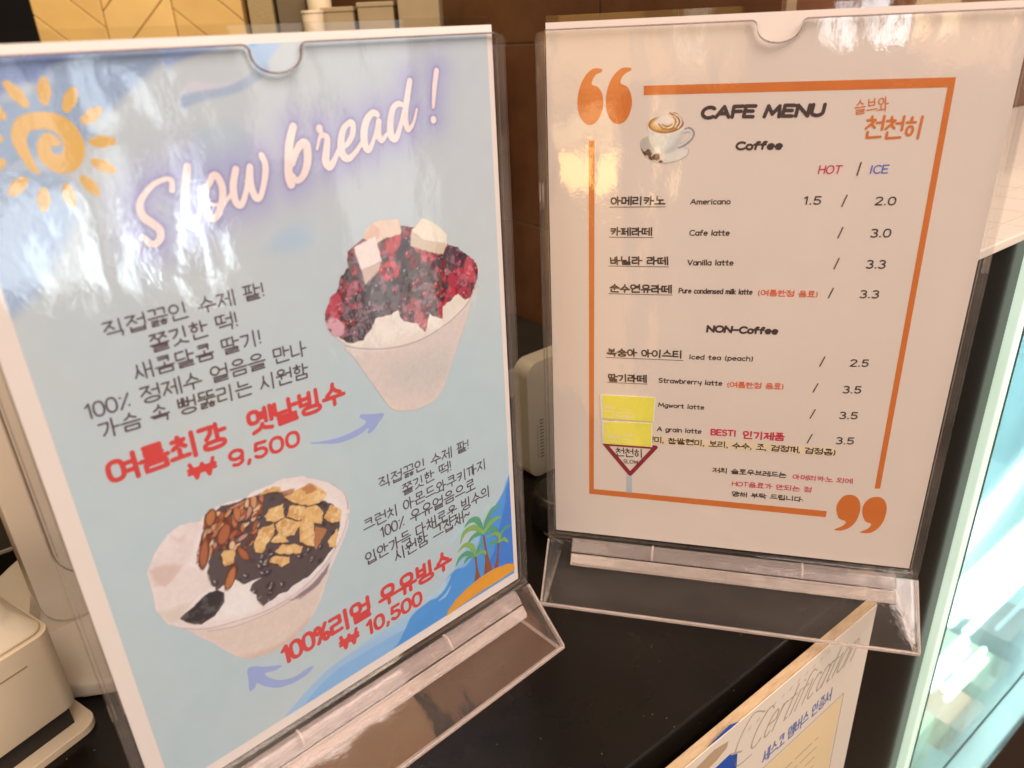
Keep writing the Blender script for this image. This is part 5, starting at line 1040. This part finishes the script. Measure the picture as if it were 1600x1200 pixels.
# lid: flares in from the body edge, then rises towards the back
ld = MB(); bot = rrect(-95, 1.5, -.5, 191, 8, 6); mid = rrect(-90, 9, -9, 186, 9, 6); top = rrect(-87, 14, -13, 182, 9, 6)
vs = [(x, y, 70.3) for x, y in bot]+[(x, y, 80+ (y-9)*.10) for x, y in mid]+[(x, y, 95+(y-14)*.17) for x, y in top]; n = len(bot)
fs = [(i, (i+1) % n, n+(i+1) % n, n+i) for i in range(n)]+[(n+i, n+(i+1) % n, 2*n+(i+1) % n, 2*n+i) for i in range(n)]+[tuple(2*n+i for i in range(n)), tuple(reversed(range(n)))]
k = ld.add(vs, fs).obj('keypad_lid', M_CREAM2, CTm); bevel(k, 2.5, 3, 25); smooth(k)
pk = MB(); prim = rrect(-80, 20, -19, 176, 7, 5); vs = [(x, y, 95.2+(y-14)*.17) for x, y in prim]+[(x, y, 96.4+(y-14)*.17) for x, y in prim]; n = len(prim)
kp = pk.add(vs, [tuple(reversed(range(n))), tuple(range(n, 2*n))]+[(i, (i+1) % n, n+(i+1) % n, n+i) for i in range(n)]).obj('keypad_plate', M_CREAM2, CTm); bevel(kp, .6, 2)
for i in range(3):
    for j in range(4):
        kb = MB(); pr = rrect(-74+i*18, 34+j*22, -62+i*18, 46+j*22, 5, 4); n = len(pr)
        kb.add([(x, y, 96.6+(y-14)*.17) for x, y in pr]+[(x, y, 98.4+(y-14)*.17) for x, y in pr], [tuple(reversed(range(n))), tuple(range(n, 2*n))]+[(a, (a+1) % n, n+(a+1) % n, n+a) for a in range(n)])
        kb.obj('key', M_CREAM, kp)

sl = MB().box(-58, -57.2, -.3, .4, 22, 69).obj('door_seam', plain('seam_shadow_line', (.26, .2, .13), .5), CTm)
bt = MB(); pr = rrect(-22, 24, -8, 34, 5, 6); n = len(pr)
bt.add([(x, y, 96.6+(y-14)*.17) for x, y in pr]+[(x, y, 97.6+(y-14)*.17) for x, y in pr], [tuple(reversed(range(n))), tuple(range(n, 2*n))]+[(a, (a+1) % n, n+(a+1) % n, n+a) for a in range(n)])
bt.obj('release_button', plain('dark_button_rim', (.10, .08, .06), .4), kp)
MB().box(-76, -20, 20.0, 20.6, 96.5, 97.0).obj('lid_groove', plain('seam_shadow_line', (.26, .2, .13), .5), kp)

# ------------------------------------------------------------------ white upright device behind the poster stand
sx, sy, _z = (-284.76,355.16,27)
DV = thing('customer_display', (sx, sy, 0), math.radians(44), 'white upright customer display on a round foot, seen beside the poster stand edge', 'customer display')
M_WDEV = plain('off_white_plastic', (.66, .58, .46), .32, .02, 30)
k = MB().cyl((62, 20, 0), 98, 98, 11, 72).obj('foot_disc', M_WDEV, DV); bevel(k, 2.5, 3); smooth(k)
pts_ = []
def slab(u0, u1, z0, z1, r, y0, y1): return MB().prism(rrect(u0, z0, u1, z1, r, 8), y0, y1, 'y')
k = slab(0, 150, 14, 250, 18, 0, 22).obj('display_body', M_WDEV, DV); bevel(k, 2.5, 3); smooth(k)
gr = rrect(15, 40, 135, 238, 22, 8)
draw('panel_groove', [(gr+[gr[0]], .55)], plain('groove_shadow_line', (.26, .20, .13), .5), k, 1, .35, -.02)
nk = MB().prism([(-6, 0), (156, 0), (150, 18), (0, 18)], 2, 26, 'y').obj('neck', M_WDEV, DV); nk.location = (0, 0, .0105); bevel(nk, 2.5, 3)
dm = MB()
for i in range(17):
    for a in range(1):
        dm.cyl((24+1.2*i*.2, -.6, 70+i*8.0), 1.5, 1.9, .7, 12, 'y')
dm.obj('speaker_dots', M_WDEV, k)

# ------------------------------------------------------------------ cream device and black scanner between the stands
px0 = (11.4,520,64.24); ptop = (12.13,520,100.85)
CD = thing('receipt_printer', (px0[0], 520, 0), math.radians(40), 'cream upright printer standing behind the gap between the two sign stands', 'printer')
M_CD = plain('beige_plastic', (.40, .36, .27), .38, .03, 30)
hz = ptop[2]
k = MB().prism(rrect(0, 0, 130, hz, 12, 8), 0, 16, 'y').obj('body', M_CD, CD); bevel(k, 2, 3); smooth(k)
mk = [([(12+ (i % 2)*.0, hz*.50-i*3.0), (15.5, hz*.50-i*3.0-.3)], .55) for i in range(12)]+[([(8.5, hz*.46-i*1.9), (9.8, hz*.46-i*1.9)], .3) for i in range(16)]
draw('worn_marks', mk, plain('worn_print', (.10, .085, .07), .6), k, 1, .3, -.02)
sc0 = (19.68,452,21.59)
BS = thing('barcode_scanner', (34, 464, 0), 0, 'black rounded scanner on the counter behind the left end of the menu stand', 'scanner')
k = MB().cyl((0, 0, 0), 25, 23, max(20, sc0[2]+6), 40).obj('body', plain('black_plastic', (.014, .013, .012), .35), BS); bevel(k, 6, 4); smooth(k)
CBn = [tuple(q) for q in [(13.1,457.45,6),(16.56,452.44,6),(21.59,444.31,6),(30.85,434.58,6)]]
CBL = thing('thin_cable', (CBn[0][0], CBn[0][1], 0), 0, 'thin pale cable on the counter between the two sign stands', 'cable')
cbm = MB(); nc = 8
cpts = crom([(p[0]-CBn[0][0], p[1]-CBn[0][1]) for p in CBn], False, 6)
vs = [(x+.9*math.cos(a)*.6, y+.9*math.cos(a), 1.0+.9*math.sin(a)) for x, y in cpts for a in [2*math.pi*k/nc for k in range(nc)]]
cbm.add(vs, [(i*nc+k, i*nc+(k+1) % nc, (i+1)*nc+(k+1) % nc, (i+1)*nc+k) for i in range(len(cpts)-1) for k in range(nc)]+[tuple(range(nc)), tuple((len(cpts)-1)*nc+k for k in range(nc))])
cbm.obj('cable_sheath', plain('cable_grey', (.35, .30, .24), .5), CBL)

# ------------------------------------------------------------------ behind the poster: chevron panel, shelf and boxes
wa = (-677.86,1250,381.79); wb = (-370.29,1250,368.96)
YP = thing('chevron_panel', (wa[0], 1250, -900), 0, 'yellow ochre wall panel of diagonal wooden boards behind the poster', 'wall panel')
Wd = wb[0]-wa[0]
MB().box(0, Wd, 4, 18, 0, 1600).obj('panel_backing', plain('ochre_groove', (.46, .28, .08), .6), YP)
cw = Wd/3.0
for c in range(3):
    pb_ = MB()
    s = 1 if c % 2 else -1
    for k_ in range(-2, 24):
        z = k_*70+20; dz = s*cw*.9
        P = [(c*cw+.6, z), ((c+1)*cw-.6, z+dz), ((c+1)*cw-.6, z+dz+68.6), (c*cw+.6, z+68.6)]
        if min(p[1] for p in P) < 2 or max(p[1] for p in P) > 1598: continue
        pb_.prism(P, 0, 4, 'y')
    q = pb_.obj('board_row', plain('ochre_board_%d' % c, ((.74, .50, .17), (.78, .54, .20), (.70, .47, .16))[c], .5, .10, 9), YP); bevel(q, 1.6, 2)
lamp('panel_fill_lamp', (wa[0]*MM+.2, .75, 1.25), (wa[0]*MM+.2, 1.25, .36), .25, .25, (1.0, .78, .45), 22.0)  # warm fill lamp added out of view to brighten the ochre panel
sh0 = (-264.7,905,357.95); sh1 = (-50.06,905,348.99)
SHE = thing('back_shelf', (sh0[0]-10, 870, 292), 0, 'dark shelf with small boxes behind the top of the poster', 'shelf')
MB().box(0, sh1[0]-sh0[0]+16, 0, 130, 0, 8).obj('shelf_board', plain('dark_shelf_wood', (.05, .034, .022), .5), SHE)
for x in (4, sh1[0]-sh0[0]+4): MB().box(x, x+8, 6, 120, -294, 0).obj('shelf_leg', plain('dark_shelf_wood', (.05, .034, .022), .5), SHE)
M_KHAKI = plain('khaki_card', (.36, .28, .15), .6, .06, 30); M_OLIVE = plain('olive_card', (.14, .105, .055), .6, .06, 30); M_WHI = plain('warm_white_card', (.70, .60, .42), .55, .04, 40)
def sbox(nm, a, b_, y, mat, lab, cat, grp=None, dep=60, lid=True):
    t = thing(nm, (a[0], y, 300.5), 0, lab, cat, grp)
    h_ = a[2]-300.5; w_ = b_[0]-a[0]
    q = MB().box(0, w_, 0, dep, 0, h_-(5 if lid else 0)).obj('carton', mat, t); bevel(q, .8, 2)
    if lid: q = MB().box(-.8, w_+.8, -.8, dep+.8, h_-4.7, h_).obj('lid', mat, t); bevel(q, .8, 2)
    return t
sbox('gift_box', (-181.07,885,358.87), (-148.28,885,359.3), 885, M_KHAKI, 'short khaki box on the back shelf, left of the three khaki boxes', 'box', 'khaki boxes on the back shelf')
sbox('gift_box', (-143.74,888,362.19), (-106.31,888,361.83), 888, M_KHAKI, 'middle khaki box on the back shelf behind the poster', 'box', 'khaki boxes on the back shelf')
sbox('gift_box', (-100.96,885,370.99), (-57.97,885,369.22), 885, M_KHAKI, 'tallest khaki box on the back shelf, nearest the brown tiles', 'box', 'khaki boxes on the back shelf')
sbox('olive_canister', (-237.68,930,382.23), (-205.96,930,380.92), 930, M_OLIVE, 'dark olive canister box on the back shelf beside the mesh speaker', 'canister', None, 50)
t = sbox('mesh_speaker', (-269.36,930,383.53), (-242.5,930,382.43), 930, plain('mesh_cloth', (.34, .26, .12), .7, .35, 700), 'small beige mesh speaker at the left end of the back shelf', 'speaker', None, 40, False)
def cup(nm, c, r, top, lab):
    t = thing(nm, (c[0], c[1], 300.5), 0, lab, 'paper cup', 'paper cups on the back shelf'); h_ = top-300.5
    q = MB().cyl((0, 0, 0), r*.8, r, h_-2, 32).obj('cup_wall', M_WHI, t); smooth(q); bevel(q, .8, 2, 60)
    q = MB().cyl((0, 0, h_-2), r*1.06, r*1.04, 3, 32).obj('cup_rim', M_WHI, t); bevel(q, .8, 2, 60); return t
ca = (-189.41,875,355.42); cbb = (-189.11,915,374.68)
cup('paper_cup', (ca[0], 880), 11, ca[2], 'short white paper cup in front of the khaki boxes')
cup('paper_cup', (cbb[0], 920), 13, cbb[2], 'taller white paper cup behind the short one on the shelf')
